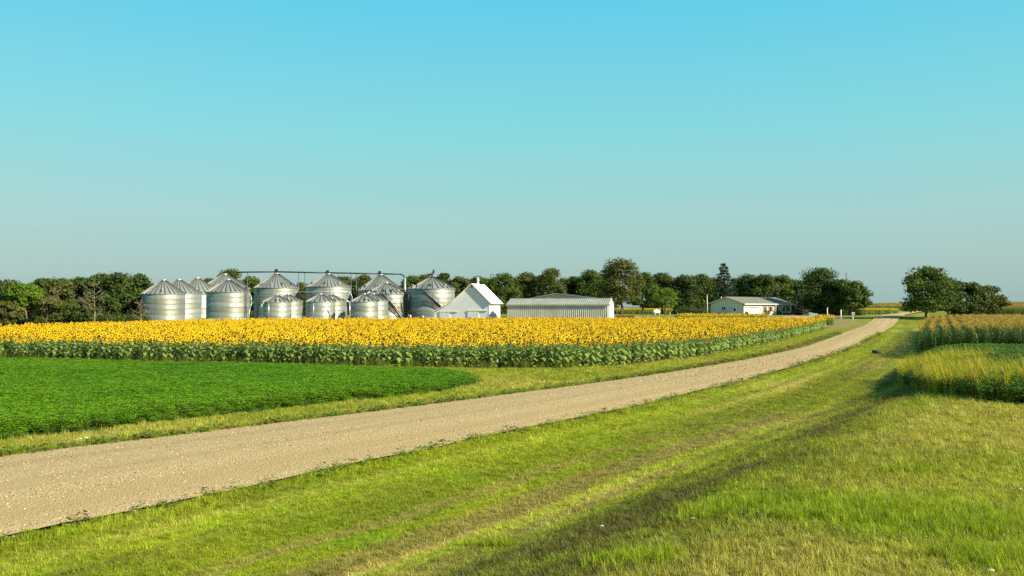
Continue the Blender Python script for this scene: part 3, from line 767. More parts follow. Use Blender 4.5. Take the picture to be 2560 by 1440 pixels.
def tree(px, d, ytop, wpx, mat, label, name='deciduous_tree', ybase=None, trunk_h=.07, lobes=40, leaves=7800, bark='bark', depth=None, lsize=.27, group='trees around the farmstead', x=None, seed=None, squash=1., skirt=.0):
    X = pxX(px, d); z0 = tz(X, d); H = pyZ(ytop, d) - z0; W = wpx/F*d/2
    rr = np.random.default_rng(int(px*7+ytop)+ (seed or 0))
    root = empty(name, (X, d, z0)); tag(root, label, 'tree', group)
    D = depth or W*.9
    zc0 = H*trunk_h; hc = (H - zc0)
    # lobes: clumps on and in an egg-shaped crown
    L = []
    W *= 1.2
    for k in range(lobes):
        t = (k+rr.random())/lobes; zz = zc0 + hc*(.10+.82*t)
        prof = np.interp(t, [0, .15, .4, .65, .85, 1], [.80, .95, 1., .86, .62, .30])
        rad = prof*math.sqrt(rr.uniform(.25, .95)); a = rr.uniform(0, 2*math.pi)
        lr = min(W, hc*.5)*rr.uniform(.26, .44)
        L.append((math.cos(a)*(W-lr*.6)*rad, math.sin(a)*(D-lr*.5)*rad, min(zz, H-lr*.9), lr))
    L.append((rr.uniform(-.12, .12)*W, 0, H-min(W, hc*.5)*.30, min(W, hc*.5)*.30))
    per = leaves//len(L); C = []; Nn = []; S = []; T = []
    for (lx, ly, lz, lr) in L:
        m = int(per*(lr/(.33*min(W, hc*.5)))**1.6)
        v = rr.normal(0, 1, (m, 3)); v /= np.linalg.norm(v, axis=1)[:, None]
        v[:, 2] = np.where(v[:, 2] < -.35, v[:, 2]*.4, v[:, 2])
        rad = lr*(rr.random((m, 1))**.35)*rr.uniform(.85, 1.22, (m, 1))
        C.append(np.array([lx, ly, lz]) + v*rad*np.array([1.08, 1.08, .85])); Nn.append(v); S.append(lsize*rr.uniform(.55, 1.35, m))
        T.append(np.full(m, rr.uniform(.15, .75)) + rr.normal(0, .18, m))
    C = np.vstack(C); C[:, 2] = np.clip(C[:, 2], .25, None)
    me = leaf_cloud(C, np.vstack(Nn), np.concatenate(S), np.concatenate(T), LEAF[mat])
    link('crown', me, root)
    mb = MB(); tr = max(.16, H*.022)
    mb.path([(0, 0, -.3), (.03*H*rr.normal(), 0, zc0*.7), (0, 0, zc0+hc*.25), (0, 0, zc0+hc*.62)], [tr*1.25, tr, tr*.75, tr*.3], 7)
    tk = mb.build('trunk', M[bark], root)
    lb = MB()
    for (lx, ly, lz, lr) in L[:14]:
        zs = zc0*.8 + (lz-zc0*.8)*rr.uniform(.25, .55)
        lb.path([(0, 0, max(zs, zc0*.6)), (lx*.5, ly*.5, zs+(lz-zs)*.65), (lx, ly, lz)], [tr*.4, tr*.25, tr*.08], 5)
    lb.build('limbs', M[bark], tk)
    return root
def conifer(px, d, ytop, wpx, mat, label, tiers=17, leaves=9000, group='trees around the farmstead'):
    X = pxX(px, d); z0 = tz(X, d); H = pyZ(ytop, d)-z0; W = wpx/F*d/2
    rr = np.random.default_rng(int(px*3)); root = empty('spruce_tree', (X, d, z0)); tag(root, label, 'tree', group)
    C = []; Nn = []; S = []; T = []; lb = MB()
    for k in range(tiers):
        t = (k+.5)/tiers; z = H*(.06+.92*t); rad = W*(1-t)**.65*rr.uniform(.85, 1.1)+.15
        nb = max(5, int(11*(1-t)+4))
        for i in range(nb):
            a = 2*math.pi*(i+rr.random())/nb; r1 = rad*rr.uniform(.75, 1.12)
            m = max(8, int(leaves/tiers/nb*(1.5*(1-t)+.3)*1.2))
            q = rr.random(m)**.6; wid = .30*r1*(1-q*.6)*rr.normal(0, .5, m)
            pts = np.stack([np.cos(a)*q*r1-np.sin(a)*wid, np.sin(a)*q*r1+np.cos(a)*wid, z - .22*q*r1 + rr.normal(0, .10, m) + .25*H/tiers*rr.normal(0, .7, m)], -1)
            C.append(pts); Nn.append(np.tile([math.cos(a)*.5, math.sin(a)*.5, .7], (m, 1))); S.append(.22*rr.uniform(.6, 1.4, m)); T.append(np.full(m, rr.uniform(.1, .7))+rr.normal(0, .15, m)*q)
            lb.tube((0, 0, z), (math.cos(a)*r1*.8, math.sin(a)*r1*.8, z-.16*r1), .05, .015, 4)
    link('crown', leaf_cloud(np.vstack(C), np.vstack(Nn), np.concatenate(S), np.concatenate(T), LEAF[mat], aspect=.4), root)
    mb = MB(); mb.tube((0, 0, -.2), (0, 0, H*.97), H*.022, .02, 7); tk = mb.build('trunk', M['bark'], root); lb.build('limbs', M['bark'], tk)
    return root
def dead_tree(px, d, ytop, wpx, label, seed=1, group='bare trees in the shelterbelt'):
    X = pxX(px, d); z0 = tz(X, d); H = pyZ(ytop, d)-z0; W = wpx/F*d/2
    rr = random.Random(seed); root = empty('bare_tree', (X, d, z0)); tag(root, label, 'tree', group)
    mb = MB(); lb = MB(); mb.path([(0, 0, -.2), (.1, 0, H*.35), (-.1, .1, H*.68), (.05, 0, H)], [.16, .12, .07, .02], 6)
    def br(p, dirv, ln, r, dep):
        q = p + dirv*ln; lb.tube(p, q, r, r*.5, 4)
        if dep > 0:
            for _ in range(4):
                nd = (dirv + Vector((rr.uniform(-.7, .7), rr.uniform(-.7, .7), rr.uniform(-.3, .55)))).normalized()
                br(p + dirv*ln*rr.uniform(.3, 1), nd, ln*rr.uniform(.4, .65), r*.55, dep-1)
    for k in range(20):
        t = .25 + .72*k/20; a = rr.uniform(0, 6.28)
        br(Vector((0, 0, H*t)), Vector((math.cos(a), math.sin(a), rr.uniform(.15, .9))).normalized(), W*(1.15-t)*rr.uniform(.8, 1.2)+.5, .05, 2)
    tk = mb.build('trunk', M['palebark'], root); lb.build('limbs', M['palebark'], tk)
SB = 'shelterbelt trees at the far edge of the field'
tree(-25, 176, 700, 120, 'dark', 'dark shelterbelt tree cut by the frame edge, first of the row', group=SB)
tree(28, 186, 699, 80, 'olive', 'olive tree rising behind the bright green one in the shelterbelt', group=SB)
tree(62, 172, 708, 88, 'bright', 'fresh bright green tree with a pale bent trunk in the shelterbelt', group=SB, bark='palebark', trunk_h=.3)
tree(100, 192, 696, 76, 'dark', 'dark tree just after the bright green one in the shelterbelt', group=SB)
tree(148, 184, 694, 84, 'olive', 'brownish olive tree midway along the shelterbelt', group=SB, leaves=5600)
tree(118, 168, 742, 70, 'olive', 'low olive thicket tree in front of the shelterbelt', group=SB, trunk_h=.08, lobes=16, leaves=2400)
tree(196, 194, 692, 80, 'dark', 'dark tree behind the bare pale one in the shelterbelt', group=SB)
tree(246, 190, 683, 76, 'mid', 'tallest flat topped tree above the bare pale one in the shelterbelt', group=SB)
tree(298, 188, 680, 92, 'dark', 'tall dense dark tree near the grain bins in the shelterbelt', group=SB)
tree(346, 192, 684, 74, 'dark', 'last dark tree of the shelterbelt, touching the first grain bin', group=SB)
tree(268, 180, 735, 80, 'dark', 'low dark bushy tree beside the bare pale trunk', group=SB, trunk_h=.06, lobes=16, leaves=2600)
tree(10, 168, 752, 80, 'olive', 'low brushy olive tree at the frame edge below the shelterbelt', group=SB, trunk_h=.05, lobes=14, leaves=2200)
tree(190, 172, 760, 90, 'dark', 'low dark shrubby tree between the thicket and the bare pale tree', group=SB, trunk_h=.05, lobes=14, leaves=2200)
dead_tree(236, 166, 706, 62, 'leafless pale tree with a straight whitish trunk before the shelterbelt', 4)
dead_tree(352, 170, 752, 34, 'small leafless tree with two whitish stems next to the first grain bin', 9)
dead_tree(135, 170, 722, 44, 'half dead tree with bare forked branches in the shelterbelt', 14)
BT = 'trees behind the farm buildings'
tree(575, 268, 671, 74, 'olive', 'tree whose top shows above the twin cone roofs left of the conveyor', group=BT)
tree(525, 268, 694, 60, 'dark', 'dark tree glimpsed between two cone roofs of the first bin row', group=BT)
tree(628, 270, 690, 60, 'mid', 'tree filling the gap between the first bin row and the big bins', group=BT)
tree(755, 280, 706, 46, 'olive', 'olive tree in the gap between the first two big bins', group=BT)
tree(862, 276, 689, 66, 'mid', 'tree showing behind the second big bin under the conveyor', group=BT)
tree(908, 272, 686, 60, 'olive', 'pale olive tree between the second and third big bins', group=BT)
tree(1030, 272, 688, 62, 'mid', 'tree just beyond the drop pipe of the conveyor', group=BT)
tree(1062, 278, 685, 50, 'olive', 'olive tree behind the spout on the separate stair bin', group=BT)
tree(1108, 282, 681, 54, 'dark', 'pointed dark tree between the separate stair bin and the barn', group=BT)
tree(1148, 276, 690, 58, 'olive', 'brown olive tree behind the long roof slope of the barn', group=BT)
tree(1196, 280, 690, 58, 'dark', 'dark tree right behind the barn finial', group=BT)
tree(1258, 268, 681, 86, 'mid', 'broad tree beside the white barn roof, lit on its crown', group=BT)
tree(1312, 272, 678, 66, 'olive', 'olive tree above the left end of the long shed', group=BT)
tree(1345, 282, 688, 52, 'dark', 'dark tree in the notch left of the tall brown crowned one', group=BT)
tree(1382, 268, 669, 70, 'olive', 'tall brown crowned tree above the low gable of the machine shed', group=BT)
tree(1432, 276, 690, 64, 'dark', 'dark lower tree above the shiny roof of the machine shed', group=BT)
tree(1478, 270, 672, 72, 'mid', 'green tree left of the tallest tree', group=BT)
tree(1550, 256, 645, 104, 'olive', 'tallest spreading tree past the end of the long shed', group=BT, lobes=46, leaves=9500, trunk_h=.16)
tree(1606, 262, 679, 66, 'mid', 'tree leaning against the tallest one, over the propane tank', group=BT, trunk_h=.14)
tree(1655, 276, 681, 74, 'mid', 'tree behind the small bright maple', group=BT, trunk_h=.2)
tree(1662, 246, 718, 66, 'bright', 'small bright green maple next to the rounded hedge', group=BT, trunk_h=.2, lobes=22, leaves=3400, lsize=.2)
tree(1712, 272, 686, 74, 'dark', 'dark tree above the rounded hedge', group=BT)
tree(1755, 276, 684, 66, 'mid', 'tree behind the white pole at the house', group=BT)
conifer(1810, 248, 655, 104, 'needle', 'tall dark spruce towering behind the house gable')
tree(1868, 276, 685, 72, 'dark', 'dark tree above the middle of the house roof', group=BT)
tree(1912, 272, 684, 66, 'mid', 'tree above the far half of the house roof', group=BT)
tree(1952, 276, 686, 66, 'mid', 'tree above the deck end of the house roof', group=BT)
tree(1996, 278, 700, 62, 'dark', 'dark tree behind the little pale spruce', group=BT)
conifer(1994, 262, 722, 44, 'blue', 'little pale spruce beyond the deck of the house', 11, 4200)
conifer(1940, 266, 724, 40, 'blue', 'second little pale spruce peeping over the house roof', 11, 4000)
BK = 'rear rank of trees behind the farm'
for px, yt, w_, m_, lab in ((1085, 694, 60, 'dark', 'rear tree peeping over the roof of the separate stair bin'), (1128, 698, 60, 'mid', 'rear tree in the gap between the pointed dark tree and the barn slope'), (1172, 697, 56, 'dark', 'rear tree just before the barn peak'), (1222, 694, 60, 'mid', 'rear tree between the barn finial and the broad lit tree'),
        (1288, 693, 60, 'dark', 'rear dark tree over the gap between barn and long shed'), (1412, 694, 60, 'mid', 'rear tree after the tall brown crowned one'), (1456, 692, 60, 'dark', 'rear dark tree over the far end of the shiny roof'), (1514, 684, 60, 'dark', 'rear dark tree on the barn side of the tallest tree'),
        (1632, 692, 60, 'dark', 'rear dark tree left of the small maple top'), (1686, 693, 60, 'mid', 'rear tree between the maple and the hedge'), (1734, 693, 56, 'dark', 'rear dark tree above the hedge top'), (1785, 692, 60, 'mid', 'rear tree on the hedge side of the tall spruce'),
        (1840, 694, 60, 'mid', 'rear tree on the roof side of the tall spruce'), (1890, 693, 60, 'dark', 'rear dark tree above the centre of the house ridge'), (1974, 697, 60, 'dark', 'rear dark tree above the deck'), (2022, 700, 56, 'mid', 'rear tree before the tall entrance tree')):
    tree(px, 304, yt, w_, m_, lab, group=BK, leaves=6000, trunk_h=.03)
RT = 'trees by the road'
tree(2052, 238, 668, 100, 'dark', 'tall dark tree by the farm entrance with a pointed top', group=RT, lobes=46, leaves=9500)
tree(2100, 234, 698, 80, 'dark', 'dark tree carrying the utility pole top beside the farm entrance', group=RT, leaves=8000, trunk_h=.10)
tree(2138, 230, 702, 72, 'mid', 'last tree of the farm side, standing alone against the sky', group=RT, leaves=8000, trunk_h=.10)
tree(2318, 206, 664, 116, 'mid', 'big round tree across the road with several trunks', group=RT, lobes=48, leaves=10500, trunk_h=.09, seed=3)
tree(2366, 212, 692, 84, 'dark', 'middle tree joined to the big round one across the road', group=RT, leaves=7500, trunk_h=.10)
tree(2420, 214, 705, 90, 'dark', 'lower spreading tree across the road, third from the gravel', group=RT, leaves=7500, trunk_h=.06)
tree(2468, 218, 714, 84, 'olive', 'outermost low tree of the group across the road', group=RT, leaves=7500, trunk_h=.05)
def undergrowth(name, spots, label):
    pts = []
    for (pa, pb, da, db, m_) in spots:
        dd_ = rng.uniform(da, db, m_); pp = rng.uniform(pa, pb, m_); pts.append(np.stack([(pp-1280)/F*dd_, dd_], -1))
    P = np.vstack(pts); x, y = P.T; n = len(x); pr = []
    for k in range(4):
        v = rng.normal(0, 1, (260, 3)); v /= np.linalg.norm(v, axis=1)[:, None]; v[:, 2] = np.abs(v[:, 2])
        C = v*(rng.random((260, 1))**.35)*np.array([1.1, 1.1, 1.5])*(1+.2*rng.normal(0, 1, (260, 1)))
        pr.append(leaf_cloud(C, v, .17*rng.uniform(.6, 1.3, 260), .4+.2*rng.normal(0, 1, 260), LEAF['dark' if k % 2 else 'olive'], 'brush'))
    scatter(name, np.column_stack([x, y, ter(x, y)-.1]), np.stack([0*x, 0*x, rng.uniform(0, 6.28, n)], -1), np.stack([*(rng.uniform(.7, 1.3, n),)*2, rng.uniform(.6, 1.9, n)], -1), pr, rng.integers(0, 4, n), label, 'undergrowth')
undergrowth('shelterbelt_undergrowth', [(-200, 372, 172, 200, 620)], 'dark brushy undergrowth beneath the shelterbelt trees')
undergrowth('yard_undergrowth', [(480, 1530, 264, 300, 900), (1690, 2060, 262, 300, 420), (2030, 2150, 236, 250, 90), (2380, 2500, 212, 222, 60)], 'dark brush under the trees behind the farm buildings')
# hedge by the house
def bush(name, px, d, ytop, wpx, mat, label, cat='bush', leaves=2600, lsize=.16, deep=.8, group=None, base=None):
    X = pxX(px, d); z0 = tz(X, d); H = pyZ(ytop, d)-z0; W = wpx/F*d/2
    rr = np.random.default_rng(int(px)); n = leaves
    v = rr.normal(0, 1, (n, 3)); v /= np.linalg.norm(v, axis=1)[:, None]; v[:, 2] = np.abs(v[:, 2])
    bumpy = 1 + .16*np.sin(v[:, 0]*7+1)*np.cos(v[:, 1]*6)+.10*np.sin(v[:, 2]*11+v[:, 0]*5)
    rad = (rr.random(n)**.25)*bumpy
    sq = np.sign(v)*np.abs(v)**np.array([.8, .8, .7])
    C = sq*rad[:, None]*np.array([W, W*deep, H])*.93
    T = .45 + .35*np.sin(v[:, 0]*9)*np.cos(v[:, 2]*8) + rr.normal(0, .15, n)
    root = empty(name, (X, d, z0)); tag(root, label, cat, group)
    link('foliage', leaf_cloud(C, v, lsize*rr.uniform(.6, 1.3, n), T, LEAF[mat], 'foliage'), root)
    mb = MB()
    for _ in range(5): mb.tube((0, 0, -.1), (rr.uniform(-.5, .5)*W, rr.uniform(-.5, .5)*W*deep, H*.6), .05, .02, 5)
    mb.build('stems', M['bark'], root); return root
bush('clipped_hedge', 1730, 208, 766, 86, 'dark', 'large rounded dark hedge between the maple and the house', 'hedge', 5200)

# ------------------------------------------------------------------ grain bins
def grain_bin(px, d, rpx, y_eave, y_apex, label, tiers, segs=28, vents=0, cap='hat', stairs=None, ladder=None, tones=None, group=None, ring=True, pipes=None):
    X = pxX(px, d); z0 = tz(X, d)
    r = rpx/F*d; he = pyZ(y_eave, d)-z0; ha = pyZ(y_apex, d)-z0
    root = empty('grain_bin', (X, d, z0)); tag(root, label, 'grain bin', group)
    hs = he/tiers
    for k in range(tiers):
        mb = MB(); g = .012
        mb.lathe([(r+.0, k*hs), (r+.0, (k+1)*hs-g), (r-.012, (k+1)*hs-g), (r-.012, (k+1)*hs)], 48)
        mb.build('wall_ring', GALV[(tones or [0, 2, 1, 0, 3, 0, 2, 1, 0])[k % 9]], root)
    for k in range(10):
        pass
    # roof: cone of pans with standing ribs
    ro = r*1.035; rc = r*.10
    mb = MB(); mb.lathe([(ro, he-.10), (ro, he-.02), (rc, ha-.25)], segs*2, 0, False)
    roof = mb.build('roof', M['binroof'], root)
    rb = MB()
    for i in range(segs):
        a = 2*math.pi*i/segs; ca, sa = math.cos(a), math.sin(a); w = .08; hgt = .20
        p0 = Vector((ca*ro, sa*ro, he-.04)); p1 = Vector((ca*rc, sa*rc, ha-.26)); t = Vector((-sa, ca, 0))
        up = (p1-p0).cross(t).normalized(); up = up if up.z > 0 else -up
        rb.add([p0-t*w, p0+t*w, p1-t*w*.35, p1+t*w*.35, p0-t*w*.5+up*hgt, p0+t*w*.5+up*hgt, p1-t*w*.2+up*hgt*.5, p1+t*w*.2+up*hgt*.5],
               [(0, 4, 6, 2), (5, 1, 3, 7), (4, 5, 7, 6), (0, 1, 5, 4)])
    rb.build('roof_ribs', M['binrib'], roof)
    cm = MB(); cm.lathe([(rc*1.15, ha-.30), (rc*1.15, ha-.08), (rc*.6, ha), (0.01, ha+.02)], 20)
    cm.build('roof_cap', M['pipel'] if cap == 'hat' else M['dark'], root)
    if cap == 'spout':
        sp = MB(); sp.path([(-.9, -.3, ha+.25), (.1, -.2, ha+.65), (.35, -.2, ha+.75), (.35, -.2, ha+1.5)], .22, 8); sp.tube((0, 0, ha-.1), (0, 0, ha+.6), .2, .2, 8)
        sp.build('spout', M['dark'], root)
    for i in range(vents):
        a = -math.pi/2 + (i-(vents-1)/2)*(math.pi*1.05/max(1, vents-1)) if vents > 1 else -math.pi/2 + .3
        q = .80; rr_ = ro + (rc-ro)*(1-q); zz = he + (ha-he)*(1-q)
        vb = MB(); cx, cy = rr_*math.cos(a), rr_*math.sin(a)
        vb.lathe([(.16, zz-.1), (.16, zz+.22), (.30, zz+.24), (.28, zz+.36), (.02, zz+.44)], 10, 0, True, (cx, cy))
        vb.build('roof_vent', M['dark'] if (i % 3) else M['pipel'], root)
    def on_wall(a, rad=r+.12): return rad*math.cos(a), rad*math.sin(a)
    if ladder is not None:
        a = R(ladder); lb = MB()
        for da in (-.25, .25):
            cx, cy = on_wall(a); tx, ty = -math.sin(a)*da, math.cos(a)*da
            lb.tube((cx+tx, cy+ty, .2), (cx+tx, cy+ty, he+.3), .04, .04, 5)
        z = .4
        while z < he+.3:
            cx, cy = on_wall(a); tx, ty = -math.sin(a)*.25, math.cos(a)*.25
            lb.tube((cx-tx, cy-ty, z), (cx+tx, cy+ty, z), .025, .025, 4); z += .4
        for zc in np.arange(he*.45, he, .8):      # safety cage hoops
            pts = [(on_wall(a, r+.12)[0]-math.sin(a)*.35*math.cos(b)+math.cos(a)*.6*math.sin(b), on_wall(a, r+.12)[1]+math.cos(a)*.35*math.cos(b)+math.sin(a)*.6*math.sin(b), zc) for b in np.linspace(0, math.pi, 7)]
            lb.path(pts, .03, 4)
        lb.build('ladder', M['binrib'], root)
    if stairs:
        a0, a1, zt, zb = stairs; sb_ = MB(); n = int((zt-zb)/.24)
        A = np.linspace(R(a0), R(a1), n); Z = np.linspace(zt, zb, n)
        for k in range(n):
            ci, si = math.cos(A[k]), math.sin(A[k]); t = Vector((-si, ci, 0))
            for q in (-.11, .11):
                pass
            p0 = Vector((ci*(r+.12), si*(r+.12), Z[k])); p1 = Vector((ci*(r+.95), si*(r+.95), Z[k])); h = t*.12
            sb_.add([p0-h, p1-h, p1+h, p0+h, p0-h-Vector((0,0,.04)), p1-h-Vector((0,0,.04)), p1+h-Vector((0,0,.04)), p0+h-Vector((0,0,.04))], [(0,1,2,3),(4,7,6,5),(0,4,5,1),(2,6,7,3),(1,5,6,2)])
        stp = sb_.build('stairs', M['pipel'], root)
        rl = MB()
        for rad, zo, w in ((r+.12, -.05, .10), (r+.97, -.05, .10), (r+.97, 1.0, .05), (r+.97, .55, .04)):
            rl.path([(math.cos(a)*rad, math.sin(a)*rad, z+zo) for a, z in zip(A[::2], Z[::2])], w, 5)
        for k in range(0, n, 4): rl.tube((math.cos(A[k])*(r+.97), math.sin(A[k])*(r+.97), Z[k]), (math.cos(A[k])*(r+.97), math.sin(A[k])*(r+.97), Z[k]+1), .035, .035, 4)
        rl.build('railing', M['dark'], stp)
    if ring:
        er = MB(); er.lathe([(r+.03, he-.16), (r+.05, he-.10), (r+.03, he-.04)], 48); er.build('eave_ring', M['pipel'], root)
    return root, r, he, ha
G1 = 'mid-sized bins in the first row'; G2 = 'big bins under the conveyor'; G3 = 'small bins in front of the big ones'
grain_bin(409, 186, 51, 735, 698, 'first grain bin next to the shelterbelt, with a plain cone roof', 6, vents=1, tones=[2, 0, 3, 1, 3, 2, 0, 1, 2], group=G1)
grain_bin(447, 197, 54, 733, 697, 'grain bin half hidden, second in the row from the shelterbelt', 6, vents=1, ladder=-75, tones=[0, 0, 2, 3, 0, 0, 1, 2, 0], group=G1)
grain_bin(493, 208, 58, 735, 693, 'third grain bin from the shelterbelt, with a ladder down its side', 6, vents=1, ladder=-100, tones=[0, 2, 3, 0, 2, 0, 1, 2, 0], group=G1)
grain_bin(570, 166, 52, 730, 697, 'fourth grain bin of the first row, bright banded wall with a bent pipe', 7, vents=2, ladder=-20, tones=[0, 2, 0, 3, 2, 1, 0, 2, 0], group=G1)
grain_bin(562, 228, 60, 722, 684, 'taller grain bin whose cone roof rises behind the fourth one', 7, vents=2, group=G1)
grain_bin(691, 248, 54, 720, 682, 'first big grain bin under the conveyor, nearest the row of mid-sized bins', 9, 36, vents=7, ladder=-130, tones=[1, 3, 1, 1, 3, 1, 1, 0, 0], group=G2)
grain_bin(821, 248, 55, 717, 683, 'second big grain bin under the conveyor, with a dark sticker under the eave', 9, 36, vents=5, tones=[1, 0, 1, 3, 1, 0, 1, 0, 0], group=G2)
grain_bin(952, 248, 56, 726, 685, 'third big grain bin, below the bend of the conveyor', 8, 36, vents=5, group=G2)
grain_bin(692, 174, 35, 755, 735, 'front small bin of the first pair, beside the shelterbelt-side gap', 5, 18, vents=1, tones=[2, 3, 2, 2, 0], group=G3)
grain_bin(720, 186, 36, 753, 734, 'rear small bin of the first pair, mostly hidden', 5, 18, vents=1, group=G3)
grain_bin(802, 174, 36, 754, 733, 'front small bin of the middle pair, with a standpipe on its face', 5, 18, tones=[2, 0, 2, 0, 2], group=G3)
grain_bin(827, 186, 36, 753, 733, 'rear small bin of the middle pair, mostly hidden', 5, 18, vents=1, group=G3)
grain_bin(911, 172, 34, 754, 733, 'front small bin of the third pair, next to the stairway', 5, 18, vents=1, tones=[1, 3, 2, 3, 2], group=G3)
grain_bin(934, 183, 36, 752, 733, 'rear small bin of the third pair, with a ladder strip', 5, 18, ladder=-85, tones=[0, 2, 3, 0, 0], group=G3)
grain_bin(966, 200, 54, 735, 705, 'grain bin with a dark stairway down to the ground, behind the third pair', 6, 26, vents=9, stairs=(-92, -38, 6.2, .3), tones=[0, 2, 3, 3, 0, 0], group=G1)
grain_bin(1080, 200, 57, 722, 691, 'separate grain bin beside the barn, with stairs and a roof spout', 7, 26, vents=5, cap='spout', stairs=(-106, -52, 6.9, 2.0), tones=[2, 3, 2, 3, 1, 2, 0], group=G1)

# conveyor above the big bins
def conveyor():
    d = 248; root = empty('grain_conveyor', (pxX(800, d), d, tz(pxX(800, d), d))); o = root.location
    tag(root, 'long dark overhead conveyor pipe linking the tops of the big bins', 'conveyor')
    L = lambda px, py, dy=0: (pxX(px, d)-o.x, dy, pyZ(py, d)-o.z)
    mb = MB(); mb.path([L(588, 680.5), L(690, 679.5), L(820, 682), L(950, 684.5), L(1000, 685.5), L(1008, 688), L(1012, 694)], .19, 8); mb.build('tube', M['dark'], root)
    mb = MB(); mb.tube(L(1012, 694), L(1013, 800), .30, .30, 8); mb.build('drop_pipe', M['pipel'], root)
    for px in (618, 746.5, 761.5, 877.5, 891):
        mb = MB(); mb.tube(L(px, 681), L(px, 800), .085, .085, 5); mb.build('support_post', M['pipe'], root)
    for px, py in ((690.5, 679), (818.5, 682), (949, 684)):
        mb = MB(); c = L(px, py); mb.box(c[0]-.35, c[0]+.35, -.35, .35, c[2]-.5, c[2]+.7); mb.build('drive_head', M['dark'], root)
    for px, py in ((690.5, 684), (818.5, 686), (949, 688)):
        mb = MB(); c = L(px, py)
        for s in (-1, 1): mb.tube((c[0], 0, c[2]), (c[0]+s*5.2, -.5, c[2]-3.3), .07, .07, 5)
        mb.build('brace', M['pipe'], root)
conveyor()
def pipe_run(px0, d, pts, r, label, mat='pipel', name='transfer_pipe', n=8):
    X = pxX(px0, d); z0 = tz(X, d); root = empty(name, (X, d, z0)); tag(root, label, 'pipe')
    P = [(pxX(p[0], d)-X, (p[2] if len(p) > 2 else 0), pyZ(p[1], d)-z0) for p in pts]
    mb = MB(); mb.path(P, r, n); mb.build('tube', M[mat], root)
    jb = MB()
    for p in P[1:-1]: jb.lathe([(r*1.25, p[2]-.12), (r*1.25, p[2]+.12)], 8, 0, True, (p[0], p[1]))
    jb.build('flanges', M[mat], root)
pipe_run(740, 232, [(734, 733), (742, 730), (868, 729.5), (876, 733), (880, 742), (880, 806)], .13, 'pale pipe arching across the second big bin and down beside it')
pipe_run(866, 170, [(858, 746), (874, 756), (875, 800)], .10, 'pale bent pipe coming down against the third pair of small bins')
pipe_run(626, 164, [(621, 731), (627, 740), (629, 757), (625, 772), (620, 800)], .09, 'curved thin pipe on the side of the fourth bin')
pipe_run(655, 168, [(660, 757), (655, 760), (654, 770)], .09, 'short bent spout at the eave of the first small bin')
pipe_run(672, 166, [(672, 757), (672, 800)], .08, 'upright thin pipe on the first small bin')
pipe_run(784, 166, [(784, 757), (784, 800)], .08, 'upright thin pipe on the middle small bin')
# blowers at the feet of the bins
def blower(px, d, label):
    X = pxX(px, d); z0 = tz(X, d); root = empty('bin_blower', (X, d, z0)); tag(root, label, 'blower', 'blowers at the feet of the bins')
    mb = MB(); mb.box(-.5, .5, -.4, .4, 0, .9); mb.build('stand', M['dark'], root)
    mb = MB(); mb.tube((0, -.35, 1.2), (0, .35, 1.2), .40, .40, 14); mb.build('housing', M['pipel'], root)
    mb = MB(); mb.tube((0, -.37, 1.2), (0, -.40, 1.2), .26, .26, 12); mb.build('intake', M['dark'], root)
blower(1024, 192, 'white blower at the foot of the stairs bin'); blower(1056, 188, 'white blower in the shade of the separate bin'); blower(793, 166, 'white blower by the standpipe of the middle small bin')

# ------------------------------------------------------------------ barn
def frame(name, px, d, a, label, cat='building'):
    X = pxX(px, d); o = empty(name, (X, d, tz(X, d)), -R(a)); tag(o, label, cat); return o
def outline_courses(prof, y, step=.21, proud=.022, mi=0):
    """clapboards filling a gable outline; prof = [(x,z)...] from left eave over the peak to right eave"""
    mb = MB(); xs = [p[0] for p in prof]; zs = [p[1] for p in prof]; top = max(zs); ip = zs.index(top)
    def xl(z): return np.interp(z, [0]+zs[:ip+1], [xs[0]]+xs[:ip+1])
    def xr(z): return np.interp(z, [0]+zs[ip:][::-1], [xs[-1]]+xs[ip:][::-1])
    z = 0
    while z < top-.03:
        z1 = min(z+step, top-.01)
        mb.add([(xl(z), y-proud, z), (xr(z), y-proud, z), (xr(z1), y, z1), (xl(z1), y, z1), (xl(z), y, z), (xr(z), y, z)], [(0, 1, 2, 3), (4, 5, 1, 0)], mi); z = z1
    return mb
def slope(mb, x0, z0, x1, z1, ya, yb, th=.12, mi=0):
    n = Vector((-(z1-z0), 0, x1-x0)).normalized(); n = n if n.z > 0 else -n; o = n*th
    p = [Vector((x0, ya, z0)), Vector((x1, ya, z1)), Vector((x1, yb, z1)), Vector((x0, yb, z0))]
    mb.add(p+[q+o for q in p], [(0, 3, 2, 1), (4, 5, 6, 7), (0, 1, 5, 4), (1, 2, 6, 5), (2, 3, 7, 6), (3, 0, 4, 7)], mi)
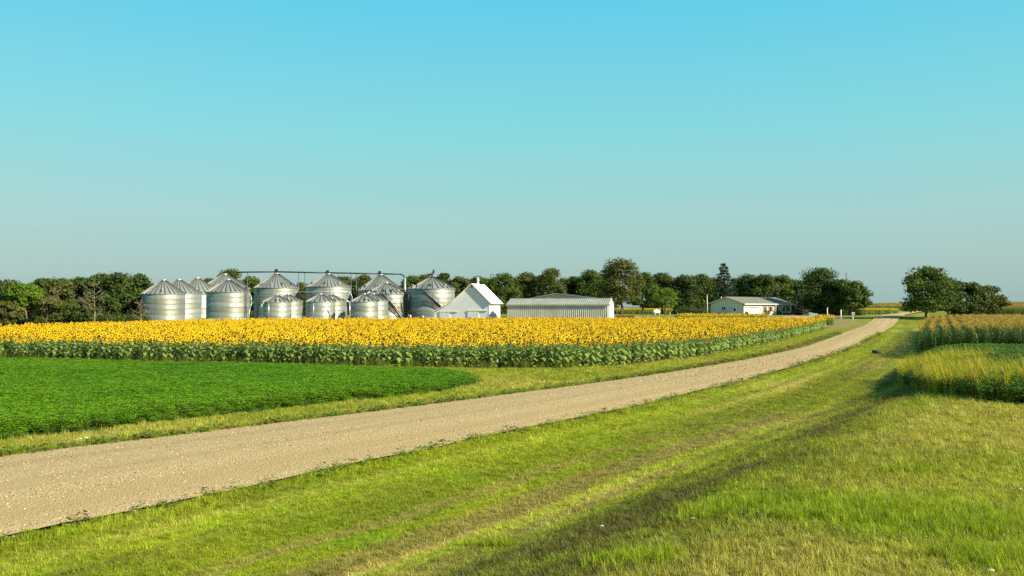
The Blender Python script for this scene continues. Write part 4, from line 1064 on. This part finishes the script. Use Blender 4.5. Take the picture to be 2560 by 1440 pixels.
def barn():
    d = 180; root = frame('white_barn', 1223, d, 15, 'white clapboard barn with a steep roof and a lean-to slope', 'barn'); z0 = root.location.z
    pk = (-3.68, pyZ(709.5, 181)-z0); er = (0, pyZ(753.5, d)-z0); bk = (-7.85, pyZ(755, 182)-z0); el = (-11.75, pyZ(779, 183)-z0); Ln = 8.2
    outline_courses([el, bk, pk, er], 0).build('gable_siding', M['clap'], root)
    mb = MB(); mb.add([(el[0], Ln, 0), (0, Ln, 0), (0, Ln, er[1]), (pk[0], Ln, pk[1]), (bk[0], Ln, bk[1]), (el[0], Ln, el[1])], [(0, 5, 4, 3, 2, 1)])
    mb.add([(el[0], 0, 0), (el[0], Ln, 0), (el[0], Ln, el[1]), (el[0], 0, el[1])], [(0, 1, 2, 3)]); mb.build('rear_wall', M['white'], root)
    mb = MB(); z = 0
    while z < er[1]-.02:
        z1 = min(z+.21, er[1]); mb.add([(.022, 0, z), (.022, Ln, z), (0, Ln, z1), (0, 0, z1), (0, 0, z), (0, Ln, z)], [(0, 1, 2, 3), (4, 5, 1, 0)]); z = z1
    mb.build('side_siding', M['clap'], root)
    ov = .46; k = (er[1]-pk[1])/(er[0]-pk[0])
    mb = MB(); slope(mb, pk[0], pk[1], er[0]+.55, er[1]+.55*k, -ov, Ln+ov, .10)
    rf = mb.build('roof', M['whiteroof'], root)
    mb = MB(); slope(mb, pk[0], pk[1], bk[0], bk[1], -ov, Ln+ov, .10); kl = (el[1]-bk[1])/(el[0]-bk[0])
    mb.build('left_roof', M['whiteroof'], root)
    mb = MB(); slope(mb, bk[0], bk[1], el[0]-.35, el[1]-.35*kl, -ov, Ln+ov, .10); mb.build('lean_to_roof', M['whiteroof'], root)
    # sliding doors of upright boards, with tracks
    for x0, x1, zt, tr in ((-10.6, -8.55, 2.55, 1.9), (-4.55, -2.35, 2.75, 2.0)):
        m2 = MB(); m2.box(x0, x1, -.10, -.05, .1, zt); dr = m2.build('sliding_door', M['clap'], root)
        nb = 7
        for i in range(nb):
            xx = x0+(x1-x0)*i/nb; m3 = MB(); m3.box(xx+.02, xx+(x1-x0)/nb-.03, -.15, -.102, .1, zt); m3.build('door_board', M['white'], dr)
        m2 = MB(); m2.box(x0-.1, x1+tr, -.20, -.04, zt+.02, zt+.14); m2.build('door_track', M['white'], root)
        m2 = MB(); m2.box(x1+.02, x1+.14, -.14, -.03, 0, zt); m2.build('door_jamb', M['white'], root)
    mb = MB(); mb.box(-.14, .05, -.05, .12, 0, er[1]); mb.build('corner_board', M['white'], root)
    mb = MB(); mb.box(el[0]-.05, el[0]+.14, -.05, .1, 0, el[1]); mb.build('corner_board', M['white'], root)
    mb = MB(); mb.box(pk[0]-.18, pk[0]+.18, -.06, .0, pk[1]-.75, pk[1]-.45); mb.build('gable_vent', M['dark'], root)
    for yy in (1.6, 3.2, 4.8):
        m2 = MB(); m2.box(.024, .05, yy-.28, yy+.28, 1.75, 2.45); w = m2.build('window', M['concrete'], root)
        m2 = MB(); m2.box(.045, .056, yy-.2, yy+.2, 1.83, 2.37); m2.build('pane', M['glass'], w)
    # ridge ventilator with a cross-armed finial
    fx, fy, fz = pk[0], 4.1, pk[1]
    mb = MB(); mb.lathe([(.30, fz-.1), (.30, fz+.25), (.20, fz+.32), (.20, fz+.75), (.42, fz+.85), (.10, fz+1.15), (.03, fz+1.7)], 10, 0, True, (fx, fy))
    fn = mb.build('finial', M['white'], root)
    mb = MB(); mb.box(fx-.42, fx+.42, fy-.05, fy+.05, fz+1.28, fz+1.42); mb.build('cross_arm', M['white'], fn)
    # electric box and tank by the side wall
    return root
barn()
def ribbed(mb, p0, du, dv, n, depth, nrm, mi=0, duty=.5):
    """ribbed sheet: n ribs along du, straight along dv, standing proud along nrm"""
    p0 = Vector(p0); du = Vector(du); dv = Vector(dv); nrm = Vector(nrm)*depth
    for i in range(n):
        a = p0+du*(i/n); b = p0+du*((i+duty*.75)/n); c = p0+du*((i+duty)/n); e = p0+du*((i+1)/n); g = p0+du*((i+duty*.25)/n)
        q = [a, g+nrm, b+nrm, c, e]
        mb.add([v for v in q]+[v+dv for v in q], [(k, k+1, k+6, k+5) for k in range(4)], mi)
def long_shed():
    d = 172; root = frame('long_shed', 1522, d, 15, 'long low metal shed with ribbed walls and a grey green roof', 'shed'); z0 = root.location.z
    Ln = 20.4; W = 6.6; he = pyZ(760.5, d)-z0; hr = pyZ(746.5, 175)-z0
    mb = MB(); ribbed(mb, (-Ln, 0, 0), (Ln, 0, 0), (0, 0, he), 50, .07, (0, -1, 0)); mb.build('front_wall', M['shed'], root)
    mb = MB(); mb.add([(-Ln, 0, 0), (-Ln, W, 0), (-Ln, W, he), (-Ln, W/2, hr), (-Ln, 0, he)], [(0, 4, 3, 2, 1)]); mb.add([(-Ln, W, 0), (0, W, 0), (0, W, he), (-Ln, W, he)], [(0, 3, 2, 1)]); mb.build('rear_wall', M['shed'], root)
    mb = MB(); mb.add([(0, 0, 0), (0, W, 0), (0, W, he), (0, W/2, hr), (0, 0, he)], [(0, 1, 2, 3, 4)]); mb.build('end_wall', M['white'], root)
    mb = MB(); slope(mb, 0, 0, 0, 0, 0, 0, 0) if False else None
    k = (hr-he)/(W/2); sl = Vector((0, W/2+.25, (W/2+.25)*k)); nr = Vector((0, -k, 1)).normalized()
    mb = MB(); ribbed(mb, (-Ln-.2, -.25, he-.25*k+.03), (Ln+.4, 0, 0), sl, 50, .06, nr, duty=.3); rf = mb.build('front_roof', M['shedroof'], root)
    mb = MB(); mb.add([(-Ln-.2, W/2, hr+.03), (.2, W/2, hr+.03), (.2, W+.25, he-.25*k+.03), (-Ln-.2, W+.25, he-.25*k+.03)], [(0, 1, 2, 3)]); mb.build('back_roof', M['shedroof'], root)
    mb = MB(); mb.box(-Ln-.2, .2, -.34, -.255, he-.25*k-.20, he-.25*k+.02); mb.build('eave_trim', M['tan'], root)
    mb = MB(); mb.box(-Ln-.2, .22, W/2-.15, W/2+.15, hr+.02, hr+.12); mb.build('ridge_cap', M['shedroof'], root)
    mb = MB(); mb.box(.005, .05, 1.1, W-1.1, 0, he-.25); dr = mb.build('sliding_door', M['white'], root)
    mb = MB(); mb.box(.052, .07, W/2-.12, W/2+.12, 0, he-.3); mb.build('door_gap', M['dark'], dr)
    mb = MB(); mb.box(.02, .10, .8, W-.8, he-.2, he-.06); mb.build('door_track', M['dark'], root)
    for s in (-1, 1):
        mb = MB(); y0, y1 = (W/2, -.2) if s < 0 else (W/2, W+.2); z1 = he-.2*k
        mb.add([(.06, y0, hr-.02), (.06, y0, hr+.14), (.06, y1, z1+.10), (.06, y1, z1-.06), (.0, y0, hr-.02), (.0, y0, hr+.14), (.0, y1, z1+.10), (.0, y1, z1-.06)], [(0, 1, 2, 3), (0, 3, 7, 4), (1, 5, 6, 2), (4, 7, 6, 5)]); mb.build('barge_board', M['white'], root)
    mb = MB(); mb.lathe([(.18, 0), (.18, .5), (.02, .6)], 8, 0, True, (-6.8, -.5)); mb.tube((-6.8, -.5, .4), (-6.8, -.2, 1.6), .06, .06, 6); mb.build('vent_pipe', M['pipe'], root)
long_shed()
def machine_shed():
    d = 208; root = frame('machine_shed', 1389, d, 15, 'wide machine shed with a low tan gable behind the long shed', 'shed'); z0 = root.location.z
    hp = pyZ(734, d)-z0; xl, xr = -8.2, 9.8; hl = pyZ(750.5, d+2)-z0; hr = pyZ(747.5, d-2)-z0; Ln = 14
    mb = MB(); n = 54
    for i in range(n):
        a = xl+(xr-xl)*i/n; b = xl+(xr-xl)*(i+.45)/n; c = xl+(xr-xl)*(i+1)/n
        h = lambda x: np.interp(x, [xl, 0, xr], [hl, hp, hr])
        for (p, q, y0, y1) in ((a, b, 0, -.06), (b, c, -.06, 0)):
            mb.add([(p, y0, 0), (q, y1, 0), (q, y1, h(q)), (p, y0, h(p))], [(0, 1, 2, 3)])
    mb.build('gable_wall', M['tan'], root)
    mb = MB(); mb.add([(xr, 0, 0), (xr, Ln, 0), (xr, Ln, hr), (xr, 0, hr), (xl, 0, 0), (xl, Ln, 0), (xl, Ln, hl), (xl, 0, hl)], [(0, 1, 2, 3), (4, 7, 6, 5)])
    mb.add([(xl, Ln, 0), (xr, Ln, 0), (xr, Ln, hr), (0, Ln, hp), (xl, Ln, hl)], [(0, 4, 3, 2, 1)]); mb.build('side_wall', M['tan'], root)
    mb = MB(); slope(mb, 0, hp, xr+.5, hr-.08, -.4, Ln+.3, .10); mb.build('roof', M['shinyroof'], root)
    mb = MB(); slope(mb, 0, hp, xl-.5, hl-.1, -.4, Ln+.3, .10); mb.build('left_roof', M['shinyroof'], root)
    mb = MB(); m2 = MB(); slope(m2, 0, hp+.11, xr+.5, hr+.03, -.44, -.34, .08); m2.build('barge_board', M['dark'], root)
    m2 = MB(); slope(m2, 1.2, hp+.095-(hp-hr)/xr*1.2, xr-.6, hr+.11, 4.4, 9.0, .04); m2.build('skylight_sheet', M['dark'], root)
machine_shed()

# ------------------------------------------------------------------ house
def house():
    d = 228; root = frame('ranch_house', 1858, d, 45, 'cream single-storey house with a grey shingle roof and a garage', 'house'); z0 = root.location.z
    W = 9.7; L = 25.4; he = pyZ(758, d)-z0; hp = pyZ(743, 231)-z0; k = (hp-he)/(W/2); xm = -W/2
    mb = MB(); outline = outline_courses([(-W, he), (xm, hp), (0, he)], 0, .28, .018); outline.build('gable_wall', M['siding'], root)
    mb = MB(); z = 0
    while z < he-.02:
        z1 = min(z+.28, he); mb.add([(.018, 0, z), (.018, L, z), (0, L, z1), (0, 0, z1), (0, 0, z), (0, L, z)], [(0, 1, 2, 3), (4, 5, 1, 0)]); z = z1
    mb.build('long_wall', M['siding'], root)
    mb = MB(); mb.add([(-W, L, 0), (0, L, 0), (0, L, he), (xm, L, hp), (-W, L, he)], [(0, 4, 3, 2, 1)]); mb.add([(-W, 0, 0), (-W, L, 0), (-W, L, he), (-W, 0, he)], [(0, 1, 2, 3)]); mb.build('rear_wall', M['siding'], root)
    mb = MB(); slope(mb, xm, hp, .65, he-.65*k, -.4, L+.4, .12); rf = mb.build('roof', M['shingle'], root)
    mb = MB(); slope(mb, xm, hp, -W-.65, he-.65*k, -.4, L+.4, .12); mb.build('back_roof', M['shingle'], root)
    mb = MB(); mb.box(.655, .74, -.4, L+.4, he-.65*k-.14, he-.65*k+.08); mb.build('fascia', M['white'], root)
    for sx in (0.65, -W-.65):
        mb = MB(); slope(mb, xm, hp-.10, sx, he-.65*k-.10, -.46, -.405, .24); mb.build('barge_board', M['siding'], root)
    mb = MB(); slope(mb, xm, hp+.125, xm+.12, hp+.125-.12*k, -.4, L+.4, .04); mb.build('ridge_cap', M['shingle'], root)
    mb = MB(); mb.tube((-W*.74, 1.2, hp-W*.24*k-.1), (-W*.74, 1.2, hp-W*.24*k+.95), .10, .10, 8); mb.build('vent_pipe', M['white'], root)
    # gable side: door, window
    def part_box(nm, x0, x1, y0, y1, za, zb, m, par=root):
        q = MB(); q.box(x0, x1, y0, y1, za, zb); return q.build(nm, M[m], par)
    dr = part_box('side_door', -3.0, -1.95, -.07, -.02, .05, 2.2, 'white'); part_box('pane', -2.8, -2.15, -.085, -.072, 1.15, 2.0, 'glass', dr)
    wd = part_box('window', -6.3, -5.1, -.07, -.02, 1.45, 2.35, 'white')
    for x0 in (-6.2, -5.65): part_box('pane', x0, x0+.46, -.085, -.072, 1.53, 2.27, 'glass', wd)
    part_box('wall_lamp', -3.55, -3.35, -.14, -.02, 1.9, 2.15, 'dark')
    part_box('corner_trim', -.12, .05, -.045, .1, 0, he, 'brown')
    # long side: garage doors, windows, shutters
    for y0, y1 in ((.35, 2.35), (2.95, 7.6)):
        g = part_box('garage_door', .02, .06, y0, y1, .05, 2.45, 'white')
        n = 2 if y1-y0 < 3 else 4
        for r_ in range(4): part_box('door_panel', .058, .085, y0+.06, y1-.06, .10+r_*.59, .10+r_*.59+.53, 'white', g)
        for i in range(n):
            w = (y1-y0-.4)/n; part_box('pane', .084, .092, y0+.2+i*w+.08, y0+.2+(i+1)*w-.08, 2.05, 2.3, 'glass', g)
    for yc, w, za in ((11.0, .9, 1.1), (13.9, 1.3, 1.0), (20.8, 1.3, 1.0), (23.6, 1.0, 1.1)):
        wd = part_box('window', .02, .06, yc-w/2, yc+w/2, za, 2.45, 'white'); part_box('pane', .058, .07, yc-w/2+.08, yc+w/2-.08, za+.08, 2.37, 'glass', wd)
        for s in (-1, 1): part_box('shutter', .02, .075, yc+s*(w/2+.22)-.2, yc+s*(w/2+.22)+.2, za, 2.45, 'brown', wd)
    dr = part_box('front_door', .02, .07, 17.2, 18.2, .1, 2.3, 'brown'); part_box('pane', .068, .08, 17.4, 18.0, 1.3, 2.1, 'glass', dr)
    for yy in (15.8, 19.2): part_box('porch_post', .45, .6, yy, yy+.15, 0, he-.4, 'white')
house()
def deck():
    d = 228; a = 45; X = pxX(1858, d); w = Matrix.Rotation(-R(a), 3, 'Z') @ Vector((.1, 20.6, 0)); px, py = X+w.x, d+w.y
    root = empty('timber_deck', (px, py, tz(px, py)), -R(a)); tag(root, 'reddish brown timber deck with railings at the far end of the house', 'deck')
    for i in range(9):
        mb = MB(); mb.box(.05+i*.30, .32+i*.30, 0, 6.2, .55, .62); mb.build('deck_board', M['brown'], root)
    for yy in (0, 3.0, 6.1):
        mb = MB(); mb.box(2.6, 2.72, yy, yy+.12, 0, 1.6); mb.build('post', M['brown'], root)
    mb = MB(); mb.box(2.6, 2.7, 0, 6.2, 1.5, 1.58); mb.build('rail', M['brown'], root)
    mb = MB()
    for i in range(24): mb.box(2.64, 2.68, .15+i*.25, .19+i*.25, .62, 1.5)
    mb.build('balusters', M['brown'], root)
    mb = MB(); mb.box(.1, 2.72, 6.12, 6.2, 0, 1.5); mb.build('end_screen', M['brown'], root)
deck()
for px, yt, wp, lab in ((1862+4, 777, 10, 'small shrub between the two garage doors'), (1880, 785, 12, 'low dark shrub under the garage door'), (1893, 784, 12, 'second low dark shrub under the garage door'), (1917, 773, 20, 'leafy shrub with pale blooms past the garage'), (1784, 784, 16, 'low dark shrub at the gable corner of the house'), (1812, 783, 20, 'low dark shrub under the gable window'), (1947, 775, 18, 'dark shrub by the porch')):
    k = (px-1280)/F; Lh = (k*228-pxX(1858, 228))/(.707*(1-k)) if px > 1858 else 0
    dd_ = 228+.707*Lh-1.6 if px > 1858 else 228 + (1858-px)/77*6.8 - 1.6
    bush('shrub', px, dd_, yt, wp, 'mid' if 'pale' in lab else 'dark', lab, 'shrub', 420, .12, .8, 'shrubs planted round the house')

# ------------------------------------------------------------------ smaller things in the yard
def tank():
    d = 236; X = pxX(1641, d); root = empty('propane_tank', (X, d, tz(X, d)), R(25)); tag(root, 'white propane tank lying on supports under the trees', 'tank')
    mb = MB(); prof = [(.02, -1.1), (.3, -1.05), (.46, -.85), (.5, -.6), (.5, .6), (.46, .85), (.3, 1.05), (.02, 1.1)]; mb.lathe(prof, 16)
    mb.v = [(z, x_, y_+.95) for (x_, y_, z) in mb.v]; mb.build('tank_body', M['white'], root)
    for s in (-.7, .7):
        mb = MB(); mb.box(s-.1, s+.1, -.4, .4, 0, .6); mb.build('support', M['concrete'], root)
    mb = MB(); mb.lathe([(.18, 1.4), (.18, 1.62), (.02, 1.7)], 10); mb.build('valve_dome', M['white'], root)
tank()
def trailer():
    d = 190; X = pxX(1563, d); root = empty('flatbed_trailer', (X, d, tz(X, d)), -R(8)); tag(root, 'dark red flatbed trailer parked past the end of the long shed', 'trailer')
    mb = MB(); mb.box(-1.9, 1.9, -1, 1, .85, 1.0); mb.build('bed', M['red'], root)
    for y in (-1.02, .94):
        mb = MB(); mb.box(-1.9, 1.9, y, y+.08, 1.002, 1.5); mb.build('side_board', M['red'], root)
    for x_ in (-.9, .2):
        for y in (-.85, .85):
            mb = MB(); mb.tube((x_, y-.1, .38), (x_, y+.1, .38), .38, .38, 14); w = mb.build('wheel', M['dark'], root)
            m2 = MB(); m2.tube((x_, y-.115, .38), (x_, y+.115, .38), .18, .18, 10); m2.build('rim', M['pipel'], w)
    mb = MB(); mb.tube((1.9, 0, .85), (3.1, 0, .55), .06, .06, 6); mb.build('drawbar', M['dark'], root)
trailer()
def post(name, px, d, ytop, r, mat, label, cat, arm=0, lean=0):
    X = pxX(px, d); z0 = tz(X, d); H = pyZ(ytop, d)-z0; root = empty(name, (X, d, z0)); tag(root, label, cat)
    mb = MB(); mb.tube((0, 0, -.2), (lean, 0, H), r, r*.8, 8); mb.build('pole', M[mat], root)
    mb = MB(); mb.lathe([(r*1.2, H-.05), (r*1.2, H+.04), (.01, H+.08)], 8, 0, True, (lean, 0)); mb.build('cap', M[mat], root)
    if arm:
        mb = MB(); mb.box(-arm, arm, -.06, .06, H-.5, H-.36); mb.build('cross_arm', M[mat], root)
        for s in (-.9, .9):
            mb = MB(); mb.lathe([(.05, H-.36), (.07, H-.25), (.03, H-.18)], 8, 0, True, (s*arm, 0)); mb.build('insulator', M['pipel'], root)
    return root
post('flag_pole', 1769, 214, 738, .09, 'white', 'slim white pole in front of the house gable', 'pole', lean=-.12)
post('utility_pole', 2116, 250, 683, .15, 'timberpole', 'dark utility pole standing in the trees at the farm entrance', 'pole')
post('marker_post', 2068, 206, 770, .12, 'white', 'white marker post at the end of the sunflower plot', 'post')
post('marker_post', 2102, 204, 775, .14, 'white', 'thicker white marker post under the entrance trees', 'post')
post('yard_post', 1608, 206, 778, .06, 'timberpole', 'thin dark post on the yard lawn before the tank', 'post')
post('yard_post', 1675, 232, 780, .06, 'white', 'thin pale post under the bright maple', 'post')
def mailbox():
    d = 206; X = pxX(2132, d); root = empty('mailbox', (X, d, tz(X, d))); tag(root, 'white mailbox on a post beside the farm entrance', 'mailbox')
    mb = MB(); mb.box(-.08, .08, -.08, .08, -.1, 1.1); mb.build('post', M['white'], root)
    mb = MB(); mb.box(-.28, .28, -.4, .4, 1.1, 1.4)
    mb.add([(.28*math.cos(a), y, 1.4+.28*math.sin(a)) for y in (-.4, .4) for a in np.linspace(0, math.pi, 9)], [(i, i+1, i+10, i+9) for i in range(8)] + [tuple(range(8, -1, -1)), tuple(range(9, 18))])
    bx = mb.build('box', M['white'], root)
    mb = MB(); mb.box(-.16, .16, -.425, -.405, 1.2, 1.5); mb.build('door', M['dark'], bx)
mailbox()
def white_box():
    d = 202; X = pxX(2034, d); root = empty('white_cart', (X, d, tz(X, d)), -R(20)); tag(root, 'small white box cart among the sunflowers by the drive', 'cart')
    mb = MB(); mb.add([(-.95, -.6, .55), (.95, -.6, .55), (.95, .6, .55), (-.95, .6, .55), (-1.05, -.65, 1.75), (.85, -.65, 1.45), (.85, .65, 1.45), (-1.05, .65, 1.75)], [(0, 3, 2, 1), (4, 5, 6, 7), (0, 1, 5, 4), (1, 2, 6, 5), (2, 3, 7, 6), (3, 0, 4, 7)]); mb.build('body', M['white'], root)
    for x_ in (-.6, .6):
        for y in (-.62, .62):
            mb = MB(); mb.tube((x_, y-.07, .3), (x_, y+.07, .3), .3, .3, 12); mb.build('wheel', M['dark'], root)
    mb = MB(); mb.tube((.9, 0, .7), (1.6, 0, .5), .04, .04, 6); mb.build('drawbar', M['dark'], root)
white_box()
def culvert():
    p = at(2190, 884); root = empty('culvert_pipe', p, -R(20)); tag(root, 'black culvert pipe end poking from the ditch by the corn shadow', 'culvert')
    mb = MB(); mb.lathe([(.17, -.3), (.19, -.3), (.19, .4), (.17, .4), (.17, -.3)], 14); mb.v = [(z, x_, y_+.1) for (x_, y_, z) in mb.v]; mb.build('pipe', M['bird'], root)
    mb = MB(); mb.box(-.42, -.3, -.3, .3, -.2, .06); mb.build('headwall', M['bird'], root)
culvert()
def utility_box():
    p = at(2321, 812); root = empty('utility_box', (p[0], p[1], p[2])); tag(root, 'dark square utility box at the far corner of the corn', 'utility box')
    mb = MB(); mb.box(-.42, .42, -.4, .4, -.1, .95); mb.build('cabinet', M['dark'], root)
    mb = MB(); mb.box(-.48, .48, -.46, .46, .952, 1.02); mb.build('lid', M['dark'], root)
    mb = MB(); mb.box(-.34, .34, -.425, -.402, .1, .85); mb.build('door', M['pipe'], root)
utility_box()
# white stones on the lawn
for k, (px, py, s, lab) in enumerate(((2390, 1304, .055, 'white stone on the lawn, upper of the pair by the rank grass'), (2412, 1310, .05, 'white stone on the lawn, lower of the pair by the rank grass'),
        (1697, 1298, .06, 'white stone at the top of the dark bank'), (1732, 1304, .05, 'flat white stone beside the one at the top of the dark bank'), (1504, 1322, .045, 'small white stone low on the dark bank'), (2552, 1230, .05, 'white stone by the right frame edge'), (2475, 1437, .06, 'white stone at the bottom frame edge'))):
    p = at(px, py); o = link('lawn_stone', stone(M['rock']), None, (p[0], p[1], p[2]+.045)); o.scale = (s*.9, s*.7, s*.6); tag(o, lab, 'stone', 'white stones on the lawn')
# white stones by the road edge
SP = [(x_, y_) for x_, y_ in ((168, 1112), (190, 1108), (200, 1104), (215, 1101), (281, 1089), (1018, 1020), (1060, 1012), (1110, 1006), (1145, 1000), (1220, 992), (1290, 982), (1345, 976), (2116, 832), (2108, 836))]
for px, py in SP:
    p = at(px, py-2); o = link('verge_stone', stone(M['rock']), None, (p[0], p[1], p[2]+.06)); s = random.uniform(.035, .065); o.scale = (s*1.4, s, s); o.rotation_euler = (0, 0, random.uniform(0, 6))
    tag(o, 'small whitish stone on the grassy far edge of the gravel road', 'stone', 'stones along the far road edge')
# birds
def bird(px, py, d, span, label):
    X = pxX(px, d); root = empty('bird', (X, d, pyZ(py, d)), random.uniform(0, 6)); tag(root, label, 'bird', 'birds in the sky')
    mb = MB(); mb.lathe([(.01, -.5), (.09, -.3), (.13, 0), (.08, .3), (.02, .55)], 8); mb.v = [(z*span*.5, x_*span*.6, y_*span*.6) for (x_, y_, z) in mb.v]; mb.build('body', M['bird'], root)
    for s in (-1, 1):
        mb = MB(); mb.add([(.12*span, 0, 0), (-.12*span, 0, 0), (.02*span, s*.30*span, .12*span), (-.14*span, s*.28*span, .11*span), (-.06*span, s*.55*span, .04*span)], [(0, 1, 3, 2), (2, 3, 4)]); mb.build('wing', M['bird'], root)
bird(1802, 265, 90, .26, 'tiny dark bird high in the open sky'); bird(92, 577, 110, .26, 'tiny dark bird low in the sky above the shelterbelt'); bird(657, 668, 150, .28, 'tiny dark bird just above the conveyor'); bird(730, 657, 150, .24, 'tiny dark bird above the first two big bins')
